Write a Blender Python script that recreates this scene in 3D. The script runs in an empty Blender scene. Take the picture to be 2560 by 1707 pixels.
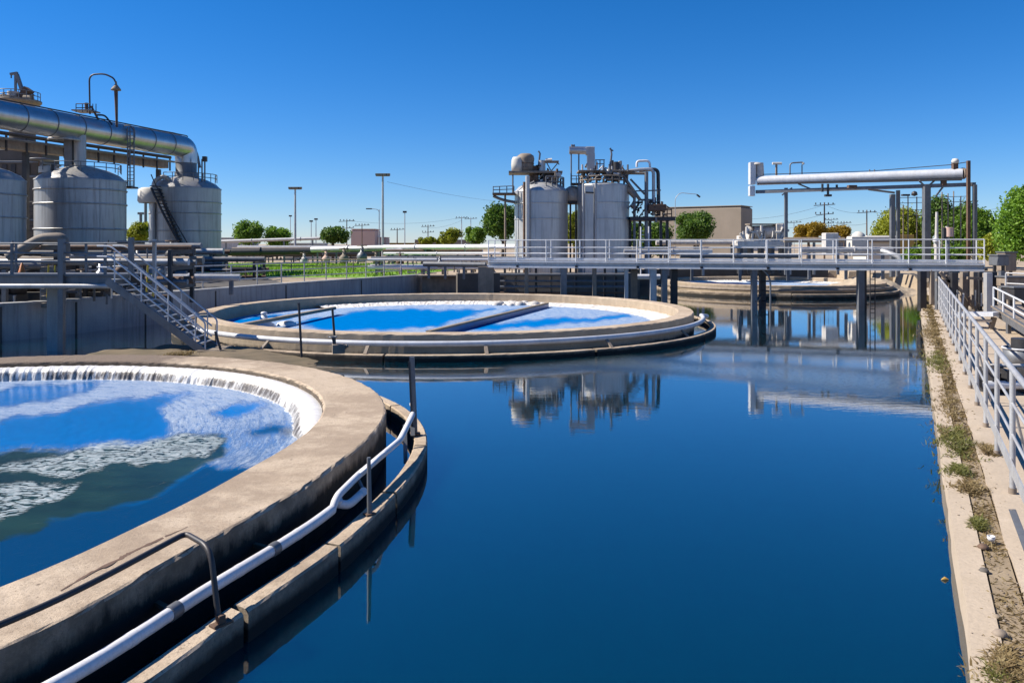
import bpy, math, random
import numpy as np
from mathutils import Vector
random.seed(7); NR = np.random.default_rng(7)
PI = math.pi; R = math.radians
S = bpy.context.scene
COL = S.collection
F = 2000.0; CX = 1280.0; HY = 610.0; H = 3.4      # focal (photo px), horizon row, eye height over the water

def P(px, py, d): return Vector(((px-CX)/F*d, d, H-(py-HY)/F*d))
def G(px, py, z):
    d = F*(H-z)/(py-HY); return Vector(((px-CX)/F*d, d, z))
def V(*a): return Vector(a)

# ------------------------------------------------------------------ objects
def tag(o, label=None, cat=None, group=None, kind=None):
    if label: o['label'] = label
    if cat: o['category'] = cat
    if group: o['group'] = group
    if kind: o['kind'] = kind
    return o
def thing(name, label, cat, loc=(0, 0, 0), group=None):
    o = bpy.data.objects.new(name, None); COL.objects.link(o)
    o.empty_display_size = .2
    o.location = loc
    return tag(o, label, cat, group)
def copy_tree(o, loc=None, label=None, rz=None):
    c = o.copy(); COL.objects.link(c)
    for ch in list(o.children):
        k = ch.copy(); COL.objects.link(k); k.parent = c
        for g in list(ch.children):
            q = g.copy(); COL.objects.link(q); q.parent = k
    if loc is not None: c.location = loc
    if rz is not None: c.rotation_euler.z = rz
    if label: c['label'] = label
    return c

def fillet(pts, rad, n=5):
    pts = [Vector(p) for p in pts]; out = [pts[0]]
    for i in range(1, len(pts)-1):
        a, b, c = pts[i-1], pts[i], pts[i+1]
        u = (a-b); w = (c-b); r = min(rad, u.length*.49, w.length*.49)
        p0 = b+u.normalized()*r; p1 = b+w.normalized()*r
        for k in range(n+1):
            t = k/n; out.append(p0*(1-t)**2+b*2*t*(1-t)+p1*t*t)
    out.append(pts[-1]); return out

class MB:
    def __init__(s): s.v = []; s.f = []; s.sm = []
    def add(s, vs, fs, smooth=False):
        o = len(s.v); s.v += [tuple(v) for v in vs]
        s.f += [tuple(i+o for i in f) for f in fs]; s.sm += [smooth]*len(fs); return s
    def box(s, c, size, rz=0, ch=0):
        x, y, z = size[0]/2, size[1]/2, size[2]/2; ca, sa = math.cos(rz), math.sin(rz)
        ch = ch or min(x, y, z)*.12
        vs = []; fs = []
        rings = [(-z, ch), (-z+ch, 0), (z-ch, 0), (z, ch)]
        for zz, k in rings:
            for (sx, sy) in ((-1, -1), (1, -1), (1, 1), (-1, 1)):
                a, b = sx*(x-k), sy*(y-k)
                vs.append((c[0]+a*ca-b*sa, c[1]+a*sa+b*ca, c[2]+zz))
        for r in range(3):
            for k in range(4):
                fs.append((r*4+k, r*4+(k+1) % 4, r*4+4+(k+1) % 4, r*4+4+k))
        fs.append((3, 2, 1, 0)); fs.append((12, 13, 14, 15))
        return s.add(vs, fs)
    def beam(s, p0, p1, w, h, up=(0, 0, 1)):
        p0 = Vector(p0); p1 = Vector(p1); t = (p1-p0).normalized(); up = Vector(up)
        if abs(t.dot(up)) > .98: up = Vector((0, 1, 0))
        a = t.cross(up).normalized(); b = a.cross(t).normalized()
        vs = []
        for p in (p0, p1):
            for sx, sy in ((-1, -1), (1, -1), (1, 1), (-1, 1)):
                vs.append(p+a*sx*w/2+b*sy*h/2)
        return s.add(vs, [(0, 1, 2, 3), (7, 6, 5, 4)]+[(k, k+4, (k+1) % 4+4, (k+1) % 4) for k in range(4)])
    def ibeam(s, p0, p1, w, h, t=.02):
        p0 = Vector(p0); p1 = Vector(p1); z = Vector((0, 0, 1))
        s.beam(p0+z*(h/2-t/2), p1+z*(h/2-t/2), w, t)
        s.beam(p0-z*(h/2-t/2), p1-z*(h/2-t/2), w, t)
        s.beam(p0, p1, t*.8, h-2*t-.002); return s
    def tube(s, pts, r, seg=8, closed=False, caps=True, rad=None):
        pts = [Vector(p) for p in pts]; n = len(pts)
        rr = r if isinstance(r, (list, tuple)) else [r]*n
        vs = []; fs = []; prev = None
        for i, p in enumerate(pts):
            if closed: t = pts[(i+1) % n]-pts[i-1]
            else: t = pts[min(i+1, n-1)]-pts[max(i-1, 0)]
            t.normalize()
            if prev is None:
                u = Vector((0, 0, 1)) if abs(t.z) < .9 else Vector((0, 1, 0))
                a = t.cross(u).normalized()
            else:
                a = (prev-t*prev.dot(t))
                a = a.normalized() if a.length > 1e-6 else t.orthogonal().normalized()
            prev = a; b = t.cross(a)
            for k in range(seg):
                w = 2*PI*k/seg; vs.append(p+(a*math.cos(w)+b*math.sin(w))*rr[i])
        m = n if closed else n-1
        for i in range(m):
            for k in range(seg):
                j = (i+1) % n
                fs.append((i*seg+k, i*seg+(k+1) % seg, j*seg+(k+1) % seg, j*seg+k))
        s.add(vs, fs, True)
        if caps and not closed:
            s.add([vs[k] for k in range(seg)], [tuple(reversed(range(seg)))])
            s.add([vs[(n-1)*seg+k] for k in range(seg)], [tuple(range(seg))])
        return s
    def cyl(s, c, r, h, seg=24):
        c = Vector(c); return s.tube([c, c+Vector((0, 0, h))], r, seg)
    def lathe(s, prof, c, seg=40, a0=0, a1=2*PI):
        vs = []; fs = []; full = abs(a1-a0-2*PI) < 1e-6; n = seg if full else seg+1
        for k in range(n):
            w = a0+(a1-a0)*k/seg
            for (r, z) in prof: vs.append((c[0]+r*math.cos(w), c[1]+r*math.sin(w), c[2]+z))
        m = len(prof)
        for k in range(seg):
            j = (k+1) % n
            for i in range(m-1): fs.append((k*m+i, j*m+i, j*m+i+1, k*m+i+1))
        return s.add(vs, fs, True)
    def ring(s, c, r, t, z, seg=48):
        return s.tube([(c[0]+r*math.cos(2*PI*k/seg), c[1]+r*math.sin(2*PI*k/seg), z) for k in range(seg)], t, 6, closed=True)
    def poly(s, pts, z0, z1):
        n = len(pts); vs = [(p[0], p[1], z0) for p in pts]+[(p[0], p[1], z1) for p in pts]
        return s.add(vs, [tuple(range(n-1, -1, -1)), tuple(range(n, 2*n))]+[(i, (i+1) % n, n+(i+1) % n, n+i) for i in range(n)])
    def build(s, name, mat, parent=None, loc=None):
        me = bpy.data.meshes.new(name)
        o = bpy.data.objects.new(name, me); COL.objects.link(o)
        if parent is not None:
            off = Vector(parent.location)
            q = parent.parent
            while q is not None: off = off+Vector(q.location); q = q.parent
            o.parent = parent
        else:
            if loc is None and s.v:
                a = np.array(s.v); loc = (float(a[:, 0].mean()), float(a[:, 1].mean()), float(a[:, 2].min()))
            off = Vector(loc); o.location = loc
        me.from_pydata([(v[0]-off.x, v[1]-off.y, v[2]-off.z) for v in s.v], [], s.f)
        me.polygons.foreach_set('use_smooth', s.sm)
        me.materials.append(mat); me.update()
        return o

# ------------------------------------------------------------------ materials
def nt(name):
    m = bpy.data.materials.new(name); m.use_nodes = True
    t = m.node_tree; t.nodes.clear()
    o = t.nodes.new('ShaderNodeOutputMaterial'); b = t.nodes.new('ShaderNodeBsdfPrincipled')
    t.links.new(b.outputs[0], o.inputs[0]); return m, t, b
def N(t, typ, **kw):
    n = t.nodes.new(typ)
    for k, v in kw.items():
        if k in n.inputs: n.inputs[k].default_value = v
        else: setattr(n, k, v)
    return n
def coord(t, scale=(1, 1, 1), kind='Object'):
    c = t.nodes.new('ShaderNodeTexCoord'); m = N(t, 'ShaderNodeMapping'); m.inputs['Scale'].default_value = scale
    t.links.new(c.outputs[kind], m.inputs['Vector']); return m.outputs[0]
def noise(t, vec, scale, detail=6, rough=.6):
    n = N(t, 'ShaderNodeTexNoise', Scale=scale, Detail=detail, Roughness=rough); t.links.new(vec, n.inputs['Vector']); return n.outputs[0]
def ramp(t, fac, stops):
    r = t.nodes.new('ShaderNodeValToRGB'); e = r.color_ramp.elements
    while len(e) < len(stops): e.new(.5)
    for k, (p, c) in enumerate(stops):
        e[k].position = p; e[k].color = (c, c, c, 1) if isinstance(c, (int, float)) else (*c, 1)
    t.links.new(fac, r.inputs[0]); return r.outputs[0]
def mixc(t, fac, a, b, mode='MIX'):
    m = t.nodes.new('ShaderNodeMix'); m.data_type = 'RGBA'; m.blend_type = mode
    for i, x in ((0, fac), (6, a), (7, b)):
        if hasattr(x, 'is_linked') or hasattr(x, 'links'): t.links.new(x, m.inputs[i])
        else: m.inputs[i].default_value = x if i == 0 else (*x, 1)
    return m.outputs[2]
def math_(t, op, a, b=None, clamp=False):
    m = t.nodes.new('ShaderNodeMath'); m.operation = op; m.use_clamp = clamp
    for i, x in ((0, a), (1, b)):
        if x is None: continue
        if hasattr(x, 'links'): t.links.new(x, m.inputs[i])
        else: m.inputs[i].default_value = x
    return m.outputs[0]
def bump(t, b, h, strength, dist=.02):
    n = N(t, 'ShaderNodeBump', Strength=strength, Distance=dist); t.links.new(h, n.inputs['Height']); t.links.new(n.outputs[0], b.inputs['Normal'])
def attr(t, name):
    a = t.nodes.new('ShaderNodeAttribute'); a.attribute_name = name; return a

def mat(name, c1, c2, scale=2., rough=.6, metal=0., streak=0., streak_col=(.1, .08, .06), bmp=.2, fine=40., spec=.5):
    m, t, b = nt(name)
    v = coord(t)
    col = mixc(t, ramp(t, noise(t, v, scale), [(.3, 0.), (.7, 1.)]), c1, c2)
    fn = noise(t, v, fine, 4)
    col = mixc(t, ramp(t, fn, [(.3, .35), (.55, 0.)]), col, tuple(x*.55 for x in c1))
    if streak:
        sv = coord(t, (3.2, 3.2, .22))
        st = math_(t, 'MULTIPLY', ramp(t, noise(t, sv, 1.6, 7, .65), [(.48, 0.), (.72, 1.)]), streak)
        col = mixc(t, st, col, streak_col)
    t.links.new(col, b.inputs['Base Color'])
    b.inputs['Roughness'].default_value = rough; b.inputs['Metallic'].default_value = metal
    rr = math_(t, 'ADD', math_(t, 'MULTIPLY', fn, .3), rough-.15, True); t.links.new(rr, b.inputs['Roughness'])
    bump(t, b, fn, bmp, .01)
    return m

M = {}
M['conc'] = mat('weathered_concrete', (.31, .25, .18), (.22, .17, .12), 1.5, .85, bmp=.5, fine=30, streak=.35, streak_col=(.15, .11, .08))
M['wall'] = mat('grey_wall_concrete', (.42, .415, .41), (.33, .33, .33), .7, .85, streak=.55, streak_col=(.10, .095, .09))
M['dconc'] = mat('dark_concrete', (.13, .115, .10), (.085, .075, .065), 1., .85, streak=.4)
M['beige'] = mat('beige_block_wall', (.29, .24, .19), (.24, .20, .155), .3, .85, streak=.3, streak_col=(.22, .18, .14))
M['galv'] = mat('galvanised_steel', (.50, .50, .50), (.38, .38, .39), 2.5, .5, .35, streak=.3, streak_col=(.24, .18, .13), bmp=.1)
M['bright'] = mat('bright_galvanised_steel', (.66, .67, .69), (.50, .51, .53), 2.5, .42, .12, streak=.3, streak_col=(.38, .33, .28), bmp=.1)
M['navy'] = mat('dark_blue_steel', (.05, .075, .10), (.035, .05, .07), 2.5, .5, .2, streak=.4, streak_col=(.03, .03, .03), bmp=.1)
M['asphalt'] = mat('dark_yard_floor', (.10, .09, .08), (.06, .055, .05), .7, .9, bmp=.6, fine=8)
M['wetwall'] = mat('wet_brown_lining', (.12, .085, .055), (.06, .045, .03), 3., .6, streak=.6, streak_col=(.2, .16, .11), bmp=.9, fine=14)
M['steel'] = mat('grey_steel', (.20, .21, .225), (.14, .145, .155), 2., .5, .4, streak=.35, streak_col=(.10, .07, .05), bmp=.1)
M['dsteel'] = mat('dark_steel', (.055, .055, .06), (.035, .034, .035), 3., .5, .3, streak=.35, streak_col=(.08, .045, .03), bmp=.1)
M['tank'] = mat('weathered_tank_steel', (.47, .455, .43), (.35, .345, .34), .5, .42, .42, streak=.6, streak_col=(.13, .115, .10), bmp=.08)
M['ptank'] = mat('pale_tank_steel', (.57, .565, .555), (.46, .46, .455), .5, .4, .38, streak=.5, streak_col=(.18, .17, .165), bmp=.08)
M['duct'] = mat('polished_duct_steel', (.55, .56, .58), (.42, .43, .45), .8, .33, .85, streak=.3, streak_col=(.3, .25, .2), bmp=.05)
M['white'] = mat('white_painted_pipe', (.72, .72, .74), (.62, .61, .62), 1.5, .42, 0, streak=.2, streak_col=(.42, .36, .3), bmp=.08)
M['chalk'] = mat('chalky_white_metal', (.6, .57, .53), (.42, .39, .36), 2., .7, 0, streak=.5, streak_col=(.25, .2, .16))
M['rust'] = mat('rusty_brown_metal', (.17, .105, .07), (.10, .06, .042), 3., .75, .2, streak=.3, streak_col=(.05, .03, .025))
M['tan'] = mat('tan_weathered_metal', (.30, .24, .185), (.19, .15, .115), 2.5, .75, 0, streak=.5)
M['bark'] = mat('tree_bark', (.11, .08, .055), (.06, .045, .03), 4., .9, bmp=.6, streak=.4)
M['sand'] = mat('sandy_ground', (.40, .325, .24), (.31, .25, .18), .5, .95, bmp=.6, fine=12)
M['pave'] = mat('worn_pavement_concrete', (.47, .385, .295), (.37, .295, .215), .9, .9, bmp=.6, fine=25)
M['dirt'] = mat('brown_dirt', (.17, .125, .075), (.10, .08, .045), 1.2, .95, bmp=.9, fine=10)
M['soil'] = mat('dry_joint_soil', (.29, .225, .15), (.20, .15, .095), 2., .95, bmp=.9, fine=22)
M['grass'] = mat('lawn_grass', (.17, .33, .02), (.12, .24, .015), .4, .9, bmp=.8, fine=8)
M['pink'] = mat('pale_brick_red_wall', (.62, .42, .34), (.55, .38, .31), .2, .85)
M['yellow'] = mat('ochre_panel', (.42, .28, .07), (.34, .22, .06), .4, .8)
M['cream'] = mat('cream_wall', (.6, .57, .52), (.5, .48, .44), .2, .8)
M['orange'] = mat('orange_plastic', (.55, .16, .02), (.45, .13, .02), 3, .5)
M['gold'] = mat('yellow_paint', (.55, .42, .03), (.45, .33, .03), 3, .5)
M['plate'] = mat('beam_shadow_blue', (.02, .13, .32), (.015, .10, .25), 2, .35, 0.)  # blue for the strip that stands for the beam's shadow
M['blue'] = mat('blue_painted_steel', (.12, .26, .42), (.09, .2, .34), 2, .45, .1)

def leaf_mat(name, a, b_, c):
    m, t, b = nt(name)
    g = t.nodes.new('ShaderNodeNewGeometry')
    col = ramp(t, g.outputs['Random Per Island'], [(0., a), (.55, b_), (1., c)])
    big = noise(t, coord(t), .9, 3)
    col = mixc(t, math_(t, 'MULTIPLY', ramp(t, big, [(.4, 0.), (.65, 1.)]), .5), col, tuple(x*.6 for x in a))
    t.links.new(col, b.inputs['Base Color']); b.inputs['Roughness'].default_value = .6
    tr = t.nodes.new('ShaderNodeBsdfTranslucent'); t.links.new(col, tr.inputs[0])
    mx = N(t, 'ShaderNodeMixShader'); mx.inputs[0].default_value = .38
    t.links.new(b.outputs[0], mx.inputs[1]); t.links.new(tr.outputs[0], mx.inputs[2])
    t.links.new(mx.outputs[0], t.nodes['Material Output'].inputs[0]); return m
M['leaf'] = leaf_mat('green_leaves', (.09, .19, .014), (.16, .29, .022), (.26, .40, .05))
M['leafd'] = leaf_mat('dark_green_leaves', (.05, .12, .014), (.10, .19, .02), (.19, .29, .035))
M['leafy'] = leaf_mat('yellow_green_leaves', (.19, .23, .012), (.31, .34, .02), (.42, .44, .04))
M['leafo'] = leaf_mat('ochre_leaves', (.24, .15, .010), (.38, .25, .015), (.48, .34, .03))
M['leafb'] = leaf_mat('bright_green_leaves', (.11, .23, .014), (.19, .35, .025), (.31, .48, .06))
M['dry'] = leaf_mat('dry_weed_blades', (.19, .13, .055), (.29, .21, .09), (.38, .30, .15))
M['weed'] = leaf_mat('green_weed_blades', (.10, .11, .02), (.17, .17, .035), (.27, .25, .08))
# ------------------------------------------------------------------ camera and light
cam = bpy.data.cameras.new('camera'); co = bpy.data.objects.new('camera', cam); COL.objects.link(co)
co.location = (0, 0, H); co.rotation_euler = (R(90), 0, 0)
cam.sensor_width = 36; cam.lens = F/2560*36; cam.shift_y = -(853.5-HY)/2560
cam.clip_start = .1; cam.clip_end = 6000; S.camera = co
SUN_EL, SUN_AZ = R(43), R(5)
L = V(-math.cos(SUN_AZ)*math.cos(SUN_EL), math.sin(SUN_AZ)*math.cos(SUN_EL), math.sin(SUN_EL))
sl = bpy.data.lights.new('sun', 'SUN'); so = bpy.data.objects.new('sun', sl); COL.objects.link(so)
sl.energy = 5.; sl.angle = R(.53); sl.color = (1, .93, .82)
so.rotation_euler = L.to_track_quat('Z', 'Y').to_euler(); so.location = (-30, 0, 60)
w = bpy.data.worlds.new('World'); S.world = w; w.use_nodes = True; t = w.node_tree; t.nodes.clear()
sky = t.nodes.new('ShaderNodeTexSky'); sky.sky_type = 'NISHITA'; sky.sun_disc = False
sky.sun_elevation = SUN_EL; sky.sun_rotation = math.atan2(L.x, L.y)
sky.altitude = 900; sky.air_density = 1.0; sky.dust_density = 0.; sky.ozone_density = 10.
hs = N(t, 'ShaderNodeHueSaturation', Saturation=1.2, Value=1.0)
tint = N(t, 'ShaderNodeMix', data_type='RGBA', blend_type='MULTIPLY'); tint.inputs[0].default_value = 1; tint.inputs[7].default_value = (1., .95, 1.02, 1)
bg = N(t, 'ShaderNodeBackground', Strength=.078); ow = t.nodes.new('ShaderNodeOutputWorld')
t.links.new(sky.outputs[0], hs.inputs['Color']); t.links.new(hs.outputs[0], tint.inputs[6]); t.links.new(tint.outputs[2], bg.inputs[0]); t.links.new(bg.outputs[0], ow.inputs[0])
S.view_settings.view_transform = 'Standard'; S.view_settings.look = 'None'; S.view_settings.exposure = .75; S.view_settings.gamma = 1

# ------------------------------------------------------------------ plan of the place
def wl(y): return .5*y+.45                                   # water edge of the right-hand quay
WALL = [(-40, 17), (-30, 21), (-22.5, 25), (-17.9, 28), (-16, 31.8), (-13.9, 37.5), (-10.8, 45.2), (-6.1, 55)]
REAR = [(-6.1, 55), (-3.2, 53.5), (3.5, 52), (8.2, 52.5), (9.2, 66), (26.5, 67), (28.5, 56)]
CANAL = [(wl(-8), -8), (-40, -8)]+WALL+REAR[1:]
CA = np.array(CANAL)
def inside(x, y, poly):
    r = np.zeros(x.shape, bool); n = len(poly)
    for i in range(n):
        x0, y0 = poly[i]; x1, y1 = poly[(i+1) % n]
        c = ((y0 > y) != (y1 > y))
        with np.errstate(divide='ignore', invalid='ignore'): xi = (x1-x0)*(y-y0)/(y1-y0+1e-12)+x0
        r ^= c & (x < xi)
    return r
def pdist(x, y, poly, closed=True):
    d = np.full(x.shape, 1e9); n = len(poly)
    for i in range(n if closed else n-1):
        x0, y0 = poly[i]; x1, y1 = poly[(i+1) % n]
        dx, dy = x1-x0, y1-y0; q = np.clip(((x-x0)*dx+(y-y0)*dy)/(dx*dx+dy*dy+1e-12), 0, 1)
        d = np.minimum(d, np.hypot(x-x0-q*dx, y-y0-q*dy))
    return d
def grid_mesh(xs, ys, zf):
    X, Y = np.meshgrid(xs, ys); Z = zf(X, Y); nx, ny = len(xs), len(ys)
    vs = np.stack([X.ravel(), Y.ravel(), Z.ravel()], 1)
    i = np.arange(nx-1)[None, :]+nx*np.arange(ny-1)[:, None]; i = i.ravel()
    return vs, np.stack([i, i+1, i+nx+1, i+nx], 1)
def raw(name, vs, fs, material, smooth=False):
    me = bpy.data.meshes.new(name); o = bpy.data.objects.new(name, me); COL.objects.link(o)
    me.from_pydata(vs.tolist(), [], [tuple(f) for f in fs.tolist()])
    me.polygons.foreach_set('use_smooth', [smooth]*len(fs)); me.materials.append(material); me.update(); return o

# the ground: one sheet to the horizon, with the sunk canal bed in it
def gz(X, Y):
    sd = np.where(inside(X, Y, CANAL), -1, 1)*pdist(X, Y, CANAL)
    right = X > .5*Y+.2
    plate = np.clip((Y-46)/22, 0, 1)
    base = np.where(right, .30+.85*plate*plate*(3-2*plate), 1.15)
    z = np.where(sd < .55, -1.6, base)
    z = z+np.where(right & (sd > 1.0), .03*np.sin(X*1.7+Y*.9)*np.sin(Y*1.3-X*.4), 0)
    far = np.clip((np.hypot(X, Y)-95)/30, 0, 1)
    return np.where(sd > .55, z*(1-far)+1.15*far, z)
xs = np.concatenate([[-3500, -1200, -400, -160], np.arange(-64, 90, .75), [160, 400, 1200, 3500]])
ys = np.concatenate([[-3500, -1000, -200, -40], np.arange(-9, 100, .75), [130, 200, 400, 900, 1800, 3500]])
vs, fs = grid_mesh(xs, ys, gz)
m, t, b = nt('ground_earth'); v = coord(t)
n1 = noise(t, v, .13, 6); n2 = noise(t, v, 9, 6)
col = mixc(t, ramp(t, n1, [(.4, 0.), (.62, 1.)]), (.40, .315, .225), (.30, .235, .16))
col = mixc(t, ramp(t, n2, [(.3, .6), (.5, 0.)]), col, (.19, .14, .10))
t.links.new(col, b.inputs['Base Color']); b.inputs['Roughness'].default_value = .95; bump(t, b, n2, .8, .03)
tag(raw('ground', vs, fs, m), kind='structure')

# ------------------------------------------------------------------ water
def px_of(x, y, z): return CX+F*x/y, HY+F*(H-z)/y
def soft(px, py, poly, s):                                    # 1 inside the outline, falling to 0 across a soft border of s photo px
    d = np.where(inside(px, py, poly), 1, -1)*pdist(px, py, poly)
    q = np.clip(d/s*.5+.5, 0, 1); return q*q*(3-2*q)
def set_attr(o, name, val):
    a = o.data.attributes.new(name, 'FLOAT', 'POINT'); a.data.foreach_set('value', np.asarray(val, np.float32).ravel())

m, t, b = nt('canal_water_surface'); v = coord(t)
film = attr(t, 'film').outputs['Fac']
sp = noise(t, coord(t, (3, 9, 1)), 3.2, 7, .75)
fm = ramp(t, math_(t, 'ADD', math_(t, 'MULTIPLY', film, .42), math_(t, 'SUBTRACT', sp, .5)), [(.22, 0.), (.36, 1.)])
dn = noise(t, v, .12, 3)
col = mixc(t, ramp(t, dn, [(.35, 0.), (.65, 1.)]), (.0002, .019, .036), (.0002, .020, .032))
col = mixc(t, math_(t, 'MULTIPLY', fm, .4), col, (.15, .19, .19))
t.links.new(col, b.inputs['Base Color']); b.subsurface_method = 'BURLEY'; b.inputs['Subsurface Weight'].default_value = 1.; b.inputs['Subsurface Radius'].default_value = (1, 1, 1); b.inputs['Subsurface Scale'].default_value = .9; b.inputs['IOR'].default_value = 1.6; b.inputs['Coat Weight'].default_value = 1.; b.inputs['Coat IOR'].default_value = 1.6; b.inputs['Coat Roughness'].default_value = .02
t.links.new(math_(t, 'ADD', math_(t, 'MULTIPLY', fm, .25), .025), b.inputs['Roughness'])
rip = noise(t, coord(t, (1, 2.4, 1)), 2.2, 4, .55)
h = math_(t, 'ADD', math_(t, 'MULTIPLY', rip, math_(t, 'ADD', math_(t, 'MULTIPLY', film, .8), .25)), math_(t, 'MULTIPLY', fm, .3))
bump(t, b, h, .18, .02); t.links.new(b.inputs['Normal'].links[0].from_socket, b.inputs['Coat Normal']); M['canal'] = m
vs, fs = grid_mesh(np.arange(-46, 44, .5), np.arange(-10, 70, .5), lambda X, Y: X*0)
o = raw('canal_water', vs, fs, m); tag(o, kind='structure')
yy = np.maximum(vs[:, 1], .5); px, py = px_of(vs[:, 0], yy, 0)
film_p = [(1560, 880), (1760, 905), (1900, 902), (2080, 915), (2270, 928), (2265, 975), (2230, 990), (1990, 968), (1700, 940), (1460, 925), (1280, 935), (1240, 915), (1400, 900)]
far_p = [(1700, 735), (1760, 742), (1780, 800), (1720, 830), (1660, 800)]
f = soft(px, py, film_p, 26)*.95+soft(px, py, far_p, 30)*.3+soft(px, py, [(2200, 735), (2300, 735), (2310, 790), (2160, 800)], 30)*.35
set_attr(o, 'film', np.where(vs[:, 1] > 1, f, 0))

def pool_mat(name, bright, deep_c, tree_refl, gloss=.3):
    m, t, b = nt(name)
    foam = attr(t, 'foam').outputs['Fac']; deep = attr(t, 'deep').outputs['Fac']; refl = attr(t, 'tree_refl').outputs['Fac']; clump = attr(t, 'clump').outputs['Fac']
    cbf = t.nodes.new('ShaderNodeCombineXYZ'); t.links.new(attr(t, 'fu').outputs['Fac'], cbf.inputs[0]); t.links.new(attr(t, 'fv').outputs['Fac'], cbf.inputs[1]); fl = cbf.outputs[0]; v = coord(t)
    wv = noise(t, fl, 1.5, 10, .80)
    vo = N(t, 'ShaderNodeTexVoronoi', Scale=8.5)
    wob = N(t, 'ShaderNodeVectorMath'); wob.operation = 'ADD'
    nn = N(t, 'ShaderNodeTexNoise', Scale=1.7, Detail=5.); t.links.new(v, nn.inputs['Vector'])
    t.links.new(coord(t, (1., 2.6, 1)), wob.inputs[0]); t.links.new(nn.outputs['Color'], wob.inputs[1]); t.links.new(wob.outputs[0], vo.inputs['Vector'])
    cells = ramp(t, math_(t, 'ADD', vo.outputs[0], math_(t, 'MULTIPLY', math_(t, 'SUBTRACT', wv, .5), .9)), [(.52, 1.), (.70, 0.)])
    streaks = ramp(t, math_(t, 'ADD', math_(t, 'MULTIPLY', foam, .42), math_(t, 'SUBTRACT', wv, .5)), [(.12, 0.), (.22, .3), (.36, .8), (.50, 1.)])
    spk = noise(t, fl, 7., 8, .85)
    streaks = math_(t, 'MULTIPLY', streaks, ramp(t, math_(t, 'ADD', spk, math_(t, 'MULTIPLY', math_(t, 'SUBTRACT', streaks, .5), .22)), [(.40, .12), (.52, .75), (.64, 1.)]))
    rafts = math_(t, 'MULTIPLY', cells, ramp(t, math_(t, 'ADD', math_(t, 'MULTIPLY', clump, .6), math_(t, 'SUBTRACT', noise(t, v, 5., 9, .82), .5)), [(.24, 0.), (.42, 1.)]))
    fo = math_(t, 'MAXIMUM', streaks, rafts)
    tone = noise(t, fl, 1.1, 4)
    col = mixc(t, ramp(t, tone, [(.35, 0.), (.7, 1.)]), bright, tuple(x*.8 for x in bright))
    col = mixc(t, deep, col, deep_c); en = math_(t, 'MULTIPLY', math_(t, 'SUBTRACT', noise(t, coord(t, (.8, 3.2, 1)), 1.6, 8, .72), .5), 1.5)
    refl_fac = ramp(t, math_(t, 'ADD', refl, en), [(.22, 0.), (.5, .55), (.8, .95)])
    tint = ramp(t, noise(t, coord(t, (1, 2, 1)), .9, 6), [(.35, 0.), (.65, 1.)])
    col = mixc(t, refl_fac, col, mixc(t, tint, tree_refl, tuple(x*2.1 for x in tree_refl)))  # mixes in the painted tree reflection
    fine = noise(t, fl, 9, 6, .75)
    fcol = mixc(t, ramp(t, fine, [(.35, 0.), (.62, 1.)]), (.17, .28, .42), (.70, .71, .71))
    rcol = mixc(t, ramp(t, noise(t, coord(t, (1, 2, 1)), 9, 6, .75), [(.38, 0.), (.62, 1.)]), (.13, .19, .22), (.46, .50, .52))
    col = mixc(t, math_(t, 'MULTIPLY', streaks, .9), col, fcol); col = mixc(t, math_(t, 'MULTIPLY', rafts, .88), col, rcol)
    t.links.new(col, b.inputs['Base Color']); b.inputs['IOR'].default_value = 1.33; b.inputs['Specular IOR Level'].default_value = gloss
    t.links.new(math_(t, 'ADD', math_(t, 'MULTIPLY', fo, .6), .06), b.inputs['Roughness'])
    h = math_(t, 'ADD', math_(t, 'MULTIPLY', fo, .8), math_(t, 'MULTIPLY', wv, math_(t, 'ADD', .12, math_(t, 'MULTIPLY', foam, .5))))
    bump(t, b, h, .5, .05); return m
M['pool'] = pool_mat('aerated_basin_water', (.0, .135, .42), (.001, .036, .105), (.007, .019, .013), .12)
M['pool2'] = pool_mat('churned_basin_water', (.0, .15, .45), (.001, .06, .18), (.006, .020, .014), .0)

def polar_sheet(name, c, rfun, z, na, nr, material):
    th = np.linspace(0, 2*PI, na, endpoint=False); rr = np.linspace(0, 1, nr)**.8
    rad = np.array([rfun(a) for a in th])
    X = c[0]+np.outer(rad*np.cos(th), rr); Y = c[1]+np.outer(rad*np.sin(th), rr)
    vs = np.stack([X.ravel(), Y.ravel(), np.full(X.size, z)], 1); fs = []
    i = np.arange(na)[:, None]*nr+np.arange(nr-1)[None, :]; j = ((np.arange(na)+1) % na)[:, None]*nr+np.arange(nr-1)[None, :]
    fs = np.stack([i.ravel(), i.ravel()+1, j.ravel()+1, j.ravel()], 1)
    return raw(name, vs, fs, material), vs

# ------------------------------------------------------------------ settling basins
def periodic(ctrl):
    n = len(ctrl); A = [c[0] for c in ctrl]; B = [c[1] for c in ctrl]
    def f(th):
        d = (math.degrees(th)+180) % 360-180
        k = n-1
        for i in range(n):
            if A[i] > d: k = i-1; break
        g = lambda i: (A[i % n]+360*(i//n), B[i % n])
        (a0, p0), (a1, p1), (a2, p2), (a3, p3) = g(k-1), g(k), g(k+1), g(k+2)
        if k < 0: d0 = d
        q = (d-a1)/(a2-a1); m1 = (p2-p0)/(a2-a0)*(a2-a1); m2 = (p3-p1)/(a3-a1)*(a2-a1)
        return (2*q**3-3*q*q+1)*p1+(q**3-2*q*q+q)*m1+(-2*q**3+3*q*q)*p2+(q**3-q*q)*m2
    return f
R1O = periodic([(-180, 7.58), (-140, 8.3), (-100, 9.4), (-75, 9.8), (-58, 9.5), (-46.9, 9.0), (-35.7, 8.27), (-23, 7.86), (-11.7, 7.64), (8.8, 7.58), (60, 7.58), (90, 7.58), (135, 7.58)])
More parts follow.
